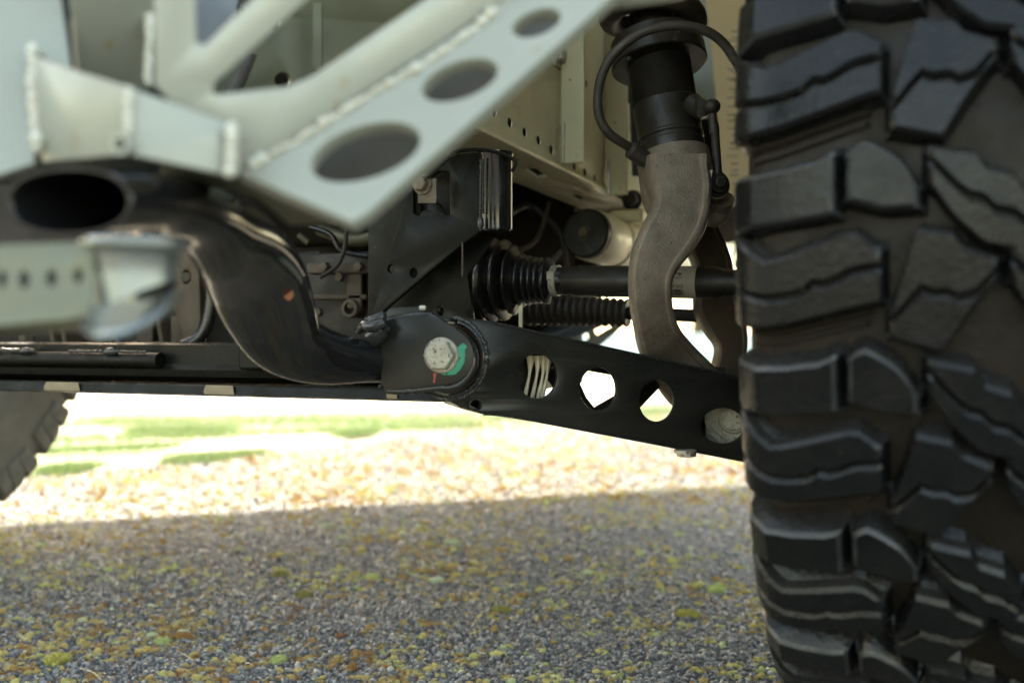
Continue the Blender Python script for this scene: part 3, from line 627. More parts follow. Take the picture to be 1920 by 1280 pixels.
# ---- drive shaft and rubber boots -----------------------------------------
def axis_pts(x0, y0, x1, y1, b0): # on a plane of constant back distance
    pl = (T(0, b0, 0), -RB); return hit(x0, y0, pl), hit(x1, y1, pl)
S0, S1 = axis_pts(868, 524, 1420, 531, 1.045); SX = (S1-S0).normalized(); plS = (T(0, 1.045, 0), -RB)
def st_(px): return (hit(px, 528, plS)-S0).dot(SX)
def rr(px, r): return r*hit(px, 528, plS).y/F
def prf_px(lst): return [(st_(x), rr(x, r)) for x, r in lst]
mb = MB(); mb.lathe(S0, SX, prf_px([(1040, 24), (1052, 24), (1062, 26), (1075, 26.5), (1085, 29.5), (1320, 30), (1345, 30), (1360, 25), (1440, 25)]), 48)
shaft = mb.build('drive_shaft', M['shock'], truck, 25)
prof_b = [(884, 70), (892, 78)]
for x, pk, vl in ((903, 80, 74), (924, 79, 66), (946, 76, 55), (964, 65, 46), (980, 50, 38), (992, 46, 36), (1003, 44, 36), (1014, 43, 36)):
    prof_b += [(x-3.5, pk-3), (x-1, pk), (x+1, pk), (x+3.5, pk-3), (x+7, vl)]
prof_b += [(1024, 43), (1028, 44), (1031, 42), (1034, 30), (1038, 27), (1058, 26), (1060, 22)]
prof_b = sorted(prof_b, key=lambda q: q[0])
mb = MB(); mb.lathe(S0, SX, prf_px(prof_b), 72); mb.build('shaft_boot', M['rubber'], shaft, 50)
mb = MB(); mb.lathe(S0, SX, prf_px([(878, 66), (880, 74), (893, 76), (895, 70)]), 64); mb.lathe(S0, SX, prf_px([(1036, 24), (1036.5, 29), (1048, 29), (1048.5, 24)]), 48)
cb = S0+SX*st_(1042)+(-RB*.9+UZ*.25).normalized()*rr(1042, 29); mb.cbox(cb, SX*.008, UZ*.009, -RB*.004); mb.build('boot_clamp', M['zinc'], shaft)
mb = MB(); mb.lathe(S0, SX, prf_px([(800, 60), (850, 66), (876, 64)]), 48); mb.build('joint_housing', M['castdark'], shaft)
mb = MB(); mb.lathe(S0, SX, [(st_(1240), rr(1280, 30.4)), (st_(1309), rr(1280, 30.5))], 64, False); mb.build('paper_label', M['label'], shaft)
def curved_text(body, xr, yc, size, name='printed_text', bars=None):
    cu = bpy.data.curves.new('t', 'FONT'); cu.body = body; cu.size = 1; cu.align_x = 'LEFT'; cu.resolution_u = 2
    o = bpy.data.objects.new('t', cu); COL.objects.link(o); dg = bpy.context.evaluated_depsgraph_get(); me = bpy.data.meshes.new_from_object(o.evaluated_get(dg))
    bpy.data.objects.remove(o); bpy.data.curves.remove(cu)
    R_ = rr(1280, 30.9); wrap(me.vertices, xr, yc, size, R_)
    me.materials.clear(); finish(me, 80); return new(name, me, M['ink'], shaft)
def wrap(verts, xr, yc, size, R_):
    sz = size*1.03/F
    t0 = st_(xr); a0 = math.asin(max(-1, min(1, (yc-528.5)/30.9)))
    for v in verts:     # upside down: the text runs from right to left
        t = t0-v.co.x*sz; a = a0+v.co.y*sz/R_
        n = -RB*math.cos(a)-UZ*math.sin(a)
        v.co = S0+SX*t+n*R_+UZ*0
curved_text('DPLA3N', 1287.5, 534, 9.6); curved_text('10', 1271, 526.5, 8.5); curved_text('L494 RR', 1285, 519.5, 6.8); curved_text('\u25c4\u25ac', 1286, 512, 9, 'printed_arrow'); curved_text('AXLE ASY', 1292, 505, 4.5)
mb = MB()
x_ = 0
while x_ < 1.7:
    w_ = random.choice([.03, .05, .08]); mb.add([V((x_, 0, 0)), V((x_+w_, 0, 0)), V((x_+w_, .5, 0)), V((x_, .5, 0)), V((x_+w_, .95, 0)), V((x_, .95, 0))], [(0, 1, 2, 3), (3, 2, 4, 5)]); x_ += w_+random.choice([.03, .05])
me = bpy.data.meshes.new('bars'); me.from_pydata([tuple(v) for v in mb.v], [], mb.f); wrap(me.vertices, 1286.5, 543, 16, rr(1280, 30.9)); me.update(); new('barcode', me, M['ink'], shaft)

# steering boot below the shaft
A0, A1 = axis_pts(975, 578, 1400, 596, 1.17); AX = (A1-A0).normalized(); plA = (T(0, 1.17, 0), -RB)
def sa_(px): return (hit(px, 583, plA)-A0).dot(AX)
prf = []
for i in range(15):
    x = 985+i*13.2; r = (34-i*.45)*1.17/F; prf += [(sa_(x), r*.80), (sa_(x+4), r*.97), (sa_(x+6.5), r), (sa_(x+9), r*.97)]
mb = MB(); mb.lathe(A0, AX, prf, 48); rk = mb.build('steering_boot', M['rubber_d'], truck, 60)
mb = MB(); mb.lathe(A0, AX, [(sa_(1150), .0078), (sa_(1430), .0078)], 24); mb.build('tie_rod', M['castdark'], truck)
mb = MB(); mb.cbox(P(976, 595, 1.12), V((.004, 0, 0)), V((0, .01, 0)), UZ*.05); mb.build('cable_tie', M['cream'], rk)

# ---- shock reservoir / cylinder ---------------------------------------------
cA = P(1097, 437, 1.38); ax_ = (P(1300, 508, 1.80)-cA).normalized()
mb = MB(); mb.lathe(cA, ax_, [(0, .032), (.002, .0345), (.014, .0352), (.016, .0342), (.03, .0342)], 56); rs = mb.build('reservoir_cap', M['black'], truck)
mb = MB(); mb.lathe(cA, ax_, [(.012, .0350), (.014, .0362), (.085, .0362), (.088, .0345), (.094, .0345), (.096, .0368), (.106, .0368), (.108, .0355), (.38, .0355)], 56); mb.build('reservoir_body', M['gold'], rs)
mb = MB(); mb.hexa(cA, -ax_, .0075, .006, .4); mb.lathe(cA, -ax_, [(-.001, .0095), (.0015, .0095)], 20); mb.build('bolt', M['casting'], rs)

# wiring and pipes in the dark space beside the tower
for pts_, r_, m_ in (([(955, 400, 1.45), (990, 385, 1.5), (1020, 405, 1.5), (1050, 440, 1.5), (1062, 500, 1.5)], .0045, 'rubber_d'), ([(975, 470, 1.4), (1000, 455, 1.42), (1015, 430, 1.45), (1030, 380, 1.5)], .003, 'casting'),
                     ([(1010, 520, 1.42), (1035, 490, 1.42), (1052, 470, 1.42)], .004, 'grey'), ([(960, 330, 1.5), (1000, 352, 1.5), (1060, 372, 1.55), (1110, 385, 1.6)], .005, 'rubber'),
                     ([(580, 425, 1.2), (620, 440, 1.2), (640, 470, 1.2), (690, 480, 1.2)], .0035, 'rubber'), ([(600, 520, 1.17), (630, 500, 1.17), (645, 470, 1.17), (650, 430, 1.17)], .0028, 'castdark')):
    MB().tube([P(*q) for q in pts_], r_, 10, 5).build('cable', M[m_], truck, 60)
for q in ((640, 520, 1.185), (676, 500, 1.18), (612, 500, 1.185), (600, 585, 1.2)):
    MB().hexa(P(*q), -RB, .006, .008, .2).build('case_bolt', M['casting'], truck)
# ---- linkage with holes behind -----------------------------------------------
PK = (P(1060, 640, 1.7), V((.15, -1, -.25)).normalized())
plate('link_plate', M['body'], truck, PK, [(1030, 650), (1088, 610), (1120, 585), (1190, 560), (1200, 585), (1120, 652), (1060, 690)], [ell(1098, 632, 6, 9, 10), rounded([(1114, 618), (1150, 600), (1150, 612), (1120, 630)], 3)], .006)
mb = MB(); mb.tube([P(1010, 640, 1.62), P(1080, 612, 1.62), P(1130, 592, 1.62)], .016, 14, 3); mb.build('hydraulic_pipe', M['bluegrey'], truck)
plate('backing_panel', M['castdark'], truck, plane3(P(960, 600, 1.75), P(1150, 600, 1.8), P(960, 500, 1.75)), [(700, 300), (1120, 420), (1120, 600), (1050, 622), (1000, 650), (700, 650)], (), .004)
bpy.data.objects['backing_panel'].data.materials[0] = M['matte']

# ---- engine and gearbox castings ---------------------------------------------
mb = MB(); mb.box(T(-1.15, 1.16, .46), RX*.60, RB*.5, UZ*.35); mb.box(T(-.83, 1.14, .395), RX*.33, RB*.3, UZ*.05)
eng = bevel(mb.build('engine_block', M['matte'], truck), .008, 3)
mb = MB()
PE = plane3(P(560, 500, 1.25), P(700, 500, 1.20), P(560, 600, 1.25))
o = plate('gearbox_case', M['castdark'], truck, PE, [(500, 480), (705, 470), (705, 640), (500, 640)], (), .03, .004)
mb.cbox(P(650, 505, 1.2), V((.09, 0, 0)), V((0, .03, 0)), UZ*.012); mb.cbox(P(620, 557, 1.2), V((.09, 0, 0)), V((0, .02, 0)), UZ*.007)
mb.cbox(P(667, 540, 1.2), V((.018, 0, 0)), V((0, .02, 0)), UZ*.05); bevel(mb.build('case_rib', M['casting'], o), .002)
mb = MB(); c = P(656, 578, 1.19); mb.lathe(c, -RB, [(-.02, .0110), (0, .0115), (.002, .0105), (.002, .0072), (-.012, .0070)], 28, False); mb.build('case_boss', M['casting'], o)
MB().lathe(c+RB*.012, -RB, [(0, .007), (.001, .007)], 20).build('boss_hole', M['ink'], o)
mb = MB(); mb.tube([P(600, 430, 1.3), P(660, 450, 1.25), P(700, 445, 1.22)], .008, 12, 4); mb.tube([P(560, 440, 1.2), P(578, 455, 1.2)], .004, 12, 2); mb.build('coolant_pipe', M['olive'], truck)
PG = plane3(P(330, 560, 1.30), P(400, 560, 1.28), P(330, 640, 1.30))
g = plate('front_casting', M['casting'], truck, PG, [(300, 470), (372, 470), (375, 600), (365, 640), (346, 640), (318, 560)], [ell(348, 519, 9, 13)], .012, .002)
MB().lathe(P(348, 519, 1.296), V((0, -1, 0)), [(-.02, .0060), (.0005, .0062)], 20).build('casting_boss', M['casting'], g)
plate('casting_web', M['castdark'], g, plane3(P(200, 560, 1.36), P(400, 560, 1.34), P(200, 640, 1.36)), [(-20, 520), (600, 470), (600, 652), (-20, 652)], (), .006, .001)
mb = MB()
for x in (96, 118, 300, 372): bevel(MB().box(P(x, 655, 1.33), V((.006, 0, 0)), V((.012, .03, 0)), V((-.012, 0, .07))).build('casting_rib', M['casting'], g), .0015)
for x in (255, 320): bevel(MB().box(P(x, 655, 1.33), V((.022, 0, 0)), V((0, .03, 0)), V((0, 0, .045))).build('casting_rib', M['casting'], g), .0015)
mb = MB(); mb.hexa(P(50, 640, 1.28), UZ, .010, .008); mb.lathe(P(50, 648, 1.28), UZ, [(0, .016), (.005, .016)], 20); mb.build('bolt', M['casting'], g)
mb = MB(); mb.tube([P(398, 520, 1.27), P(396, 570, 1.27), P(388, 608, 1.27), P(372, 634, 1.27), P(345, 648, 1.27), P(330, 652, 1.27)], .0083, 14, 6); MB().tube([P(210, 600, 1.27), P(217, 632, 1.27), P(235, 648, 1.27), P(260, 652, 1.27)], .006, 12, 5).build('power_steering_hose', M['rubber'], truck, 60)
hz = mb.build('power_steering_hose', M['rubber'], truck, 60)
pr = []
for i in range(13): pr += [(i*.004, .0092), (i*.004+.002, .0084)]
mb = MB(); mb.lathe(P(247, 653, 1.27), V((1, 0, 0)), [(0, .0085), (.001, .0105), (.010, .0105), (.011, .0085)]+[(t+.012, r) for t, r in pr[:20]]+[(.053, .0105), (.063, .0105), (.064, .008)], 24); mb.build('ribbed_sleeve', M['rubber_d'], hz)

# ---- lower control arm -------------------------------------------------------
PA = plane3(P(850, 680, .905), P(1390, 780, 1.0), P(850, 500, .905)); AN = PA[1]
arm_out = rounded([(828, 596), (880, 597), (925, 602), (1000, 619), (1400, 708), (1410, 868), (1390, 865), (1000, 789), (905, 776), (862, 762), (822, 742), (790, 736)], 10)
def hole_r(cx, cy, rx, ry): return ell(cx, cy, rx, ry)
arm = plate('control_arm', M['arm'], truck, PA, arm_out, [ell(1007.5, 705, 37, 42), ell(1122, 729, 34, 40.5), ell(1232.5, 751, 33, 39), ell(1357, 798, 42, 33), ell(892, 759, 11, 9)], .005, .0012)
off = AN*-.052; PA2 = (PA[0]+off, AN)
plate('rear_wall', M['arm'], arm, PA2, [(860, 610), (925, 610), (1000, 628), (1400, 716), (1400, 855), (1000, 778), (905, 768), (860, 755)],
      [[(1022, 742), (1028, 712), (1040, 730), (1034, 745), (1014, 748)], [(1080, 700), (1098, 694), (1160, 705), (1160, 738), (1115, 764), (1100, 745)],
       [(1200, 765), (1236, 728), (1252, 700), (1290, 760), (1250, 800), (1210, 790)]], .004, .0008)
def wall(name, pxs, parent, m, inset=.001):
    mb = MB(); rings = []
    for x, y in pxs:
        a = hit(x, y, PA)-AN*.005; b_ = a+off
        up = UZ*.002; rings.append([a+up, b_+up, b_-up, a-up])
    mb.ring_sweep(rings); return mb.build(name, m, parent)
wall('top_wall', [(880, 600.5), (925, 605), (1000, 622), (1402, 711)], arm, M['arm']); wall('bottom_wall', [(862, 758.5), (905, 772.5), (1000, 785.5), (1402, 864)], arm, M['arm'])
mb = MB(); mb.tube([hit(1215, 742, PA2)+off*.4, hit(1262, 705, PA2)+off*.3], .004, 8, 1); mb.build('inner_strut', M['arm'], arm)
mb = MB()
for i, x in enumerate((985, 999, 1010, 1018)):
    mb.tube([P(x-6, 765, .975), P(x+1, 735, .972), P(x+8, 700, .972), P(x+10, 668, .975)], [.0016, .0022, .0016, .0046], 8, 5)
mb.build('bush_fins', M['gold'], arm, 60)
# ball joint behind the last hole
mb = MB(); c = P(1376, 784, 1.04); nb = V((-.28, -1, .10)).normalized()
mb.lathe(c, nb, [(-.03, .036), (0, .035), (.001, .030), (.004, .0295), (.0045, .0235), (.007, .023), (.0075, .0160), (.012, .0150), (.0125, .0128), (.016, .0122), (.0165, .006)], 48); mb.build('ball_joint', M['zinc'], arm, 30)
mb = MB(); mb.hexa(P(1287, 846, .97), -UZ, .0095, .005); mb.lathe(P(1285, 843, .97), -UZ, [(0, .011), (.003, .011)], 20); mb.build('grease_bolt', M['zinc'], arm)
# pressed pocket + small hole at the lower left of the arm
mb = MB(); mb.lathe(hit(892, 759, PA)+AN*.0002, AN, [(-.006, .0062), (0, .0064), (.0008, .0060), (.0008, .0054), (-.006, .0052)], 24, False); mb.build('drain_collar', M['weld_black'], arm)
mb = MB(); c = hit(842, 672, PA); NA = AN
mb.lathe(c-NA*.045, NA, [(0, .034), (.047, .0345), (.049, .0335), (.049, .0315), (.02, .0310)], 64, False); mb.build('bush_sleeve', M['weld_black'], arm)
mb = MB(); mb.lathe(c-NA*.002, NA, [(0, .0300), (.0065, .0302), (.0068, .0290), (0, .0288)], 64, False); mb.build('bush_ring', M['rust'], arm)
mb = MB(); ring = [c+NA*.0015+(RX*math.cos(a)*.0370+UZ*math.sin(a)*.0370) for a in [math.radians(-115+10*k) for k in range(21)]]
mb.beads(ring, .0026, .5, jit=.25); mb.tube(ring, .0022, 8, 1, jit=.2); ring = [c+NA*.0035+(RX*math.cos(a)*.0335+UZ*math.sin(a)*.0335) for a in [math.radians(-95+9*k) for k in range(20)]]; mb.beads(ring, .0018, .5, jit=.3); mb.tube(ring, .0016, 8, 1, jit=.2); mb.build('weld_bead', M['weld_black'], arm)
mb = MB(); mb.tube([hit(905, 776, PA)+AN*.001, hit(1000, 788, PA)+AN*.001, hit(1395, 864, PA)+AN*.001], .0012, 6, 3, jit=.3); mb.tube([hit(925, 604, PA)+AN*.0005, hit(1000, 621, PA)+AN*.0005, hit(1395, 709, PA)+AN*.0005], .0011, 6, 8, jit=.6); mb.build('edge_seam', M['weld_black'], arm)
mb = MB()
for x, y in ((958, 628), (1009, 644), (1031, 660), (952, 715), (1060, 748), (975, 700), (905, 690), (1262, 772), (1300, 838), (1036, 690)):
    mb.lathe(hit(x, y, PA)+AN*-.0005, AN, [(0, .0014), (.0010, .0009), (.0012, .0002)], 8)
mb.build('mud_specks', M['castdark'], arm)

# ---- bracket with the pivot bolt ---------------------------------------------
PBb = plane3(P(840, 665, .872), P(720, 665, .885), P(840, 560, .872)); BN = PBb[1]
circ = [(840+48*math.cos(math.radians(a)), 668+52*math.sin(math.radians(a))) for a in range(-62, 90, 8)]
bk = plate('pivot_bracket', M['arm'], truck, PBb, [(712, 618), (722, 600), (745, 592), (800, 588), (820, 596), (850, 612)]+circ+[(840, 722), (800, 726), (722, 733), (714, 718)], (), .006, .0016)
mb = MB(); tb = [(716, 604), (726, 581), (734, 576), (790, 574), (796, 578), (800, 592), (790, 600), (730, 606)]
plate('bracket_tab', M['arm'], bk, (PBb[0]-BN*.009, BN), tb, (), .007, .002)
mb = MB(); mb.tube([P(722, 604, .872), P(700, 612, .874), P(684, 610, .88), P(672, 622, .885)], [.0045, .0060, .0050, .0030], 12, 4, jit=.2); mb.tube([P(690, 606, .880), P(712, 596, .876), P(720, 586, .876)], [.006, .0055, .003], 12, 4, jit=.2)
mb.tube([P(700, 632, .885), P(712, 622, .880), P(720, 612, .876)], [.010, .009, .006], 14, 4, jit=.15); mb.build('bracket_casting_lug', M['weld_black'], bk, 60)
mb = MB(); mb.lathe(P(795, 577, .872), V((1, 0, 0)), [(-.004, .0022), (.001, .0022), (.002, .001)], 10); mb.build('tab_tip', M['weld_white'], bk)
mb = MB(); wl = [(722, 603), (745, 597), (775, 592), (803, 592), (822, 602), (840, 616), (862, 630), (878, 650), (886, 672), (882, 696), (866, 716), (845, 726), (815, 727), (780, 731), (745, 733), (724, 732)]
mb.beads([hit(x, y, PBb)-BN*.004 for x, y in wl], .0030, .5, jit=.3); mb.tube([hit(x, y, PBb)-BN*.004 for x, y in wl], .0034, 8, 2, jit=.25); mb.build('weld_bead', M['weld_black'], bk, 60)
c = hit(828, 666, PBb); mb = MB(); fl = BN
mb.lathe(c, fl, [(0, .0158), (.0012, .0160), (.0026, .0150), (.003, .011)], 48); hd = MB(); hd.hexa(c+fl*.002, fl, .0140, .0095, .25); hd.lathe(c+fl*.0110, fl, [(0, .0118), (.0006, .0112)], 40)
bo = MB(); bo.v = mb.v; bo.f = mb.f; bo.add(hd.v, hd.f); bl = bevel(bo.build('pivot_bolt', M['zinc'], bk), .0008)
garc = []
for k in range(13):
    a = math.radians(-6+100*k/12); w0 = 33; w1 = (44.5 if k < 8 else 44.5-2.4*(k-7))+random.uniform(-.8, .8)
    garc.append((a, w0, w1))
out_ = [(827+w1*math.cos(a), 667+w1*.98*math.sin(a)) for a, w0, w1 in garc]+[(827+w0*math.cos(a), 667+w0*math.sin(a)) for a, w0, w1 in garc[::-1]]
head = [(851, 657), (869, 644), (875, 650), (872, 656), (868, 655)]
plate('green_arrow_mark', M['green'], bk, (PBb[0]+BN*.0010, BN), out_[:13]+out_[13:]+[(858, 664), (849, 658), (868, 643), (875, 649), (871, 657)][0:5], (), .0008, .0001)
plate('red_tick_mark', M['red'], bk, (PBb[0]+BN*.0011, BN), [(812, 700), (818, 699), (817, 708), (815, 718), (810, 717), (813, 708)], (), .0009, .0001)

# ---- body above and around -----------------------------------------------------
def arc_liner():
    mb = MB(); r0, r1 = .61, .616; rings = []
    for k in range(25):
        a = math.radians(9+140*k/24)    # 0 = rearwards, 90 = up
        d = RB*math.cos(a)+UZ*math.sin(a); c = T(0, 1.078, .46)
        rings.append([c+d*r0+RX*-.30, c+d*r0+RX*.17, c+d*r1+RX*.17, c+d*r1+RX*-.30])
    mb.ring_sweep(rings); return mb.build('fender_liner', M['liner'], truck, 50)
arc_liner()
mb = MB(); mb.box(T(-.02, 1.60, .515), RX*.10, RB*.02, UZ*.07); mb.build('mud_flap_edge', M['tan'], truck)
def slab_poly(name, pts, z0, z1, m, parent=truck):
    n = len(pts); mb = MB(); mb.add([V((x, y, z0)) for x, y in pts]+[V((x, y, z1)) for x, y in pts], [tuple(range(n))[::-1], tuple(range(n, 2*n))]+[(i, (i+1) % n, (i+1) % n+n, i+n) for i in range(n)])
    return mb.build(name, m, parent)
def L2(lat, back): q = T(lat, back, 0); return (q.x, q.y)
shadow_cut_edge = [(.34, 3.27), (-1.40, 2.67)]  # rear cut slanted to place the edge of the ground shadow
slab_poly('floor_sun_block', [L2(-.50, 1.70), L2(.12, 1.70)]+shadow_cut_edge+[L2(-1.74, 1.70), L2(-1.2, 1.70)], .62, .76, M['matte'])  # unseen slab, shaped to block the sun
slab_poly('body_sun_block', [L2(-1.72, .80), L2(-.95, .70), L2(.05, .80), L2(.12, 1.10), L2(.12, 1.80), (.36, 3.25), (-1.40, 2.74), L2(-1.76, 1.7)], 1.28, 1.42, M['body'])  # unseen slab, added to keep sun off the ground in front
slab_poly('cab', [L2(-1.60, 1.75), L2(.10, 1.75), (.32, 3.22), (-1.34, 2.74)], .76, 1.28, M['body'])  # rear end cut on the same slant to suit the ground shadow
slab_poly('bonnet_sun_block', [L2(-1.60, .80), L2(-.02, .85), L2(-.02, 1.6), L2(-1.60, 1.6)], 1.20, 1.28, M['castdark'])  # unseen slab, added to shade the ground below
mb = MB(); mb.box(T(-1.6, .50, .62), RX*.95, RB*.14, UZ*.20); bevel(mb.build('front_bumper', M['white'], truck), .02, 3)

# ------------------------------------------------------------------ ground cover
def moss_mat(name, cols, rough=.8, sat=None):
    m = bpy.data.materials.new(name); m.use_nodes = True; nt = m.node_tree; N = nt.nodes; L = nt.links; b = N['Principled BSDF']; b.inputs['Roughness'].default_value = rough
    at = N.new('ShaderNodeAttribute'); at.attribute_type = 'INSTANCER'; at.attribute_name = 'tint'
    r = N.new('ShaderNodeValToRGB'); e = r.color_ramp.elements
    while len(e) < len(cols): e.new(.5)
    for i, (p_, c) in enumerate(cols): e[i].position = p_; e[i].color = (*c, 1)
    L.new(at.outputs['Fac'], r.inputs[0])
    tc = N.new('ShaderNodeTexCoord'); n1 = N.new('ShaderNodeTexNoise'); n1.inputs['Scale'].default_value = 7; n1.inputs['Detail'].default_value = 5; L.new(tc.outputs['Object'], n1.inputs[0])
    hs = N.new('ShaderNodeHueSaturation'); mr = N.new('ShaderNodeMapRange'); mr.inputs[1].default_value = .3; mr.inputs[2].default_value = .7; mr.inputs[3].default_value = .35; mr.inputs[4].default_value = 1.5
    L.new(n1.outputs[0], mr.inputs[0]); L.new(mr.outputs[0], hs.inputs['Value']); L.new(r.outputs[0], hs.inputs['Color']); L.new(hs.outputs[0], b.inputs['Base Color'])
    return m
def translucent(m, fac, gain=1.0):
    nt = m.node_tree; N = nt.nodes; L = nt.links; b = N['Principled BSDF']; src = b.inputs['Base Color'].links[0].from_socket
    tr = N.new('ShaderNodeBsdfTranslucent'); mx = N.new('ShaderNodeMixShader'); mx.inputs[0].default_value = fac; L.new(src, tr.inputs[0])
    L.new(b.outputs[0], mx.inputs[1]); L.new(tr.outputs[0], mx.inputs[2]); L.new(mx.outputs[0], N['Material Output'].inputs[0]); return m
M['stone'] = moss_mat('aggregate_stone', [(0, (.05, .05, .055)), (.3, (.12, .12, .13)), (.6, (.27, .268, .26)), (.85, (.42, .39, .34)), (1, (.70, .66, .58))], .5)
M['moss'] = moss_mat('moss_mixed', [(0, (.40, .20, .09)), (.2, (.60, .39, .15)), (.4, (.76, .61, .26)), (.62, (.82, .76, .34)), (.78, (.72, .78, .36)), (.9, (.80, .84, .56)), (1, (.88, .90, .78))], .85)
translucent(M['moss'], .2)
def solid(name, c, c2): return mat(name, c, .9, 0, c2, 6, .9, .3, specks=tuple(q*.35 for q in c2), speck_amt=.55, speck_scale=14)
def tuft_mesh(seed, n_leaf, r=1.0, h=.70, spike=.22):
    rnd = random.Random(seed); mb = MB()
    # low lumpy dome
    seg, rg = 14, 5; v = []
    for j in range(rg):
        a = (j/(rg-1))*PI/2
        for k in range(seg):
            t = 2*PI*k/seg; q = mnoise.noise(V((math.cos(t)*1.3+seed*7, math.sin(t)*1.3, j*.5)))*.55+1
            v.append(V((math.cos(t)*math.cos(a)*r*q*.92, math.sin(t)*math.cos(a)*r*q*.92, math.sin(a)*h*(1+mnoise.noise(V((t, a*2, seed)))*.3)-.05)))
    f = [(j*seg+k, j*seg+(k+1) % seg, (j+1)*seg+(k+1) % seg, (j+1)*seg+k) for j in range(rg-1) for k in range(seg)]+[tuple((rg-1)*seg+k for k in range(seg))]
    mb.add(v, f)
    for i in range(n_leaf):
        t = rnd.uniform(0, 2*PI); a = math.asin(rnd.uniform(.05, 1)); d = V((math.cos(t)*math.cos(a), math.sin(t)*math.cos(a), math.sin(a)))
        q = mnoise.noise(V((math.cos(t)*1.3+seed*7, math.sin(t)*1.3, a/(PI/2)*2)))*.55+1
        p = V((d.x*r*q*.9, d.y*r*q*.9, d.z*h)); nn = (V((d.x, d.y, d.z*1.6))+V((rnd.uniform(-.6, .6), rnd.uniform(-.6, .6), rnd.uniform(-.2, .6)))).normalized()
        s_ = nn.orthogonal().normalized()*.055; s2 = nn.cross(s_); L_ = spike*rnd.uniform(.5, 1.3)
        mb.add([p-s_, p+s_*.5+s2*.8, p+s_*.5-s2*.8, p+nn*L_], [(0, 1, 3), (1, 2, 3), (2, 0, 3)])
    me = bpy.data.meshes.new('tuft'); me.from_pydata([tuple(x) for x in mb.v], [], mb.f); me.update(); return me
def gp(px, py):
    d = CH*F/(py-640); return V(((px-960)/F*d, d, 0))
# individual cushions one can point at
cush = [
    (105, 1240, .017, 'gold', 'large golden green moss cushion near the bottom left corner of the driveway'),
    (522, 1240, .012, 'lime', 'bright yellow green moss cushion with pale right edge at the bottom of the driveway'),
    (700, 1083, .012, 'lime', 'bright green moss cushion with white crest beside the brown tuft under the control arm'),
    (305, 1205, .011, 'lime', 'small lime moss cushion among rusty tufts at the lower left'),
    (850, 1020, .015, 'pale', 'largest pale whitish moss cushion on the shaded driveway'),
    (612, 988, .014, 'pale', 'long pale moss cushion nearest the edge of the sunlit strip'),
    (640, 1010, .012, 'pale', 'round pale moss cushion just below the long pale one'),
    (1102, 1076, .011, 'pale', 'pale moss cushion standing alone on dark asphalt right of the middle'),
    (820, 1090, .012, 'pale', 'flat pale moss cushion right of the brown moss tuft'),
    (570, 1117, .014, 'olive', 'long olive moss cushion below the scattered pale ones'),
    (525, 1078, .013, 'olive', 'dark green moss cushion above the olive one'),
    (345, 1195, .012, 'rust', 'rusty brown moss cushion right of the small lime one'),
    (296, 1112, .009, 'rust', 'small orange brown moss cushion alone on the grey shaded asphalt'),
    (1345, 1108, .016, 'lime', 'wide yellow green moss patch close to the foot of the tyre'),
    (1290, 1155, .016, 'gold', 'gold and lime moss patch left of the tyre foot'),
    (940, 1145, .013, 'olive', 'flat yellow moss mat in the middle of the driveway'),
    (1590, 1300, .01, 'olive', ''),
]
cm_ = dict(gold=solid('moss_gold', (.60, .46, .12), (.42, .46, .12)), lime=solid('moss_lime', (.52, .62, .12), (.68, .72, .42)), pale=solid('moss_pale', (.80, .84, .66), (.62, .68, .44)),
           olive=solid('moss_olive', (.44, .42, .12), (.30, .26, .08)), rust=solid('moss_rust', (.46, .21, .07), (.34, .22, .07)))
tufts = [tuft_mesh(s, 460, spike=.34) for s in (1, 2, 3, 4)]
TS = []
for i, (px, py, r, k, lab) in enumerate(cush[:-1]):
    me = tufts[i % 4].copy(); me.materials.clear(); me.materials.append(cm_[k]); finish(me, 60)
    o = bpy.data.objects.new('moss_cushion', me); COL.objects.link(o); o.location = gp(px, py); o.scale = (r*1.1, r*.9, r*.62); o.rotation_euler = (0, 0, random.uniform(0, 6.28))
    o['label'] = lab; o['category'] = 'moss'; o['group'] = 'moss cushions on the driveway'; TS.append(o)

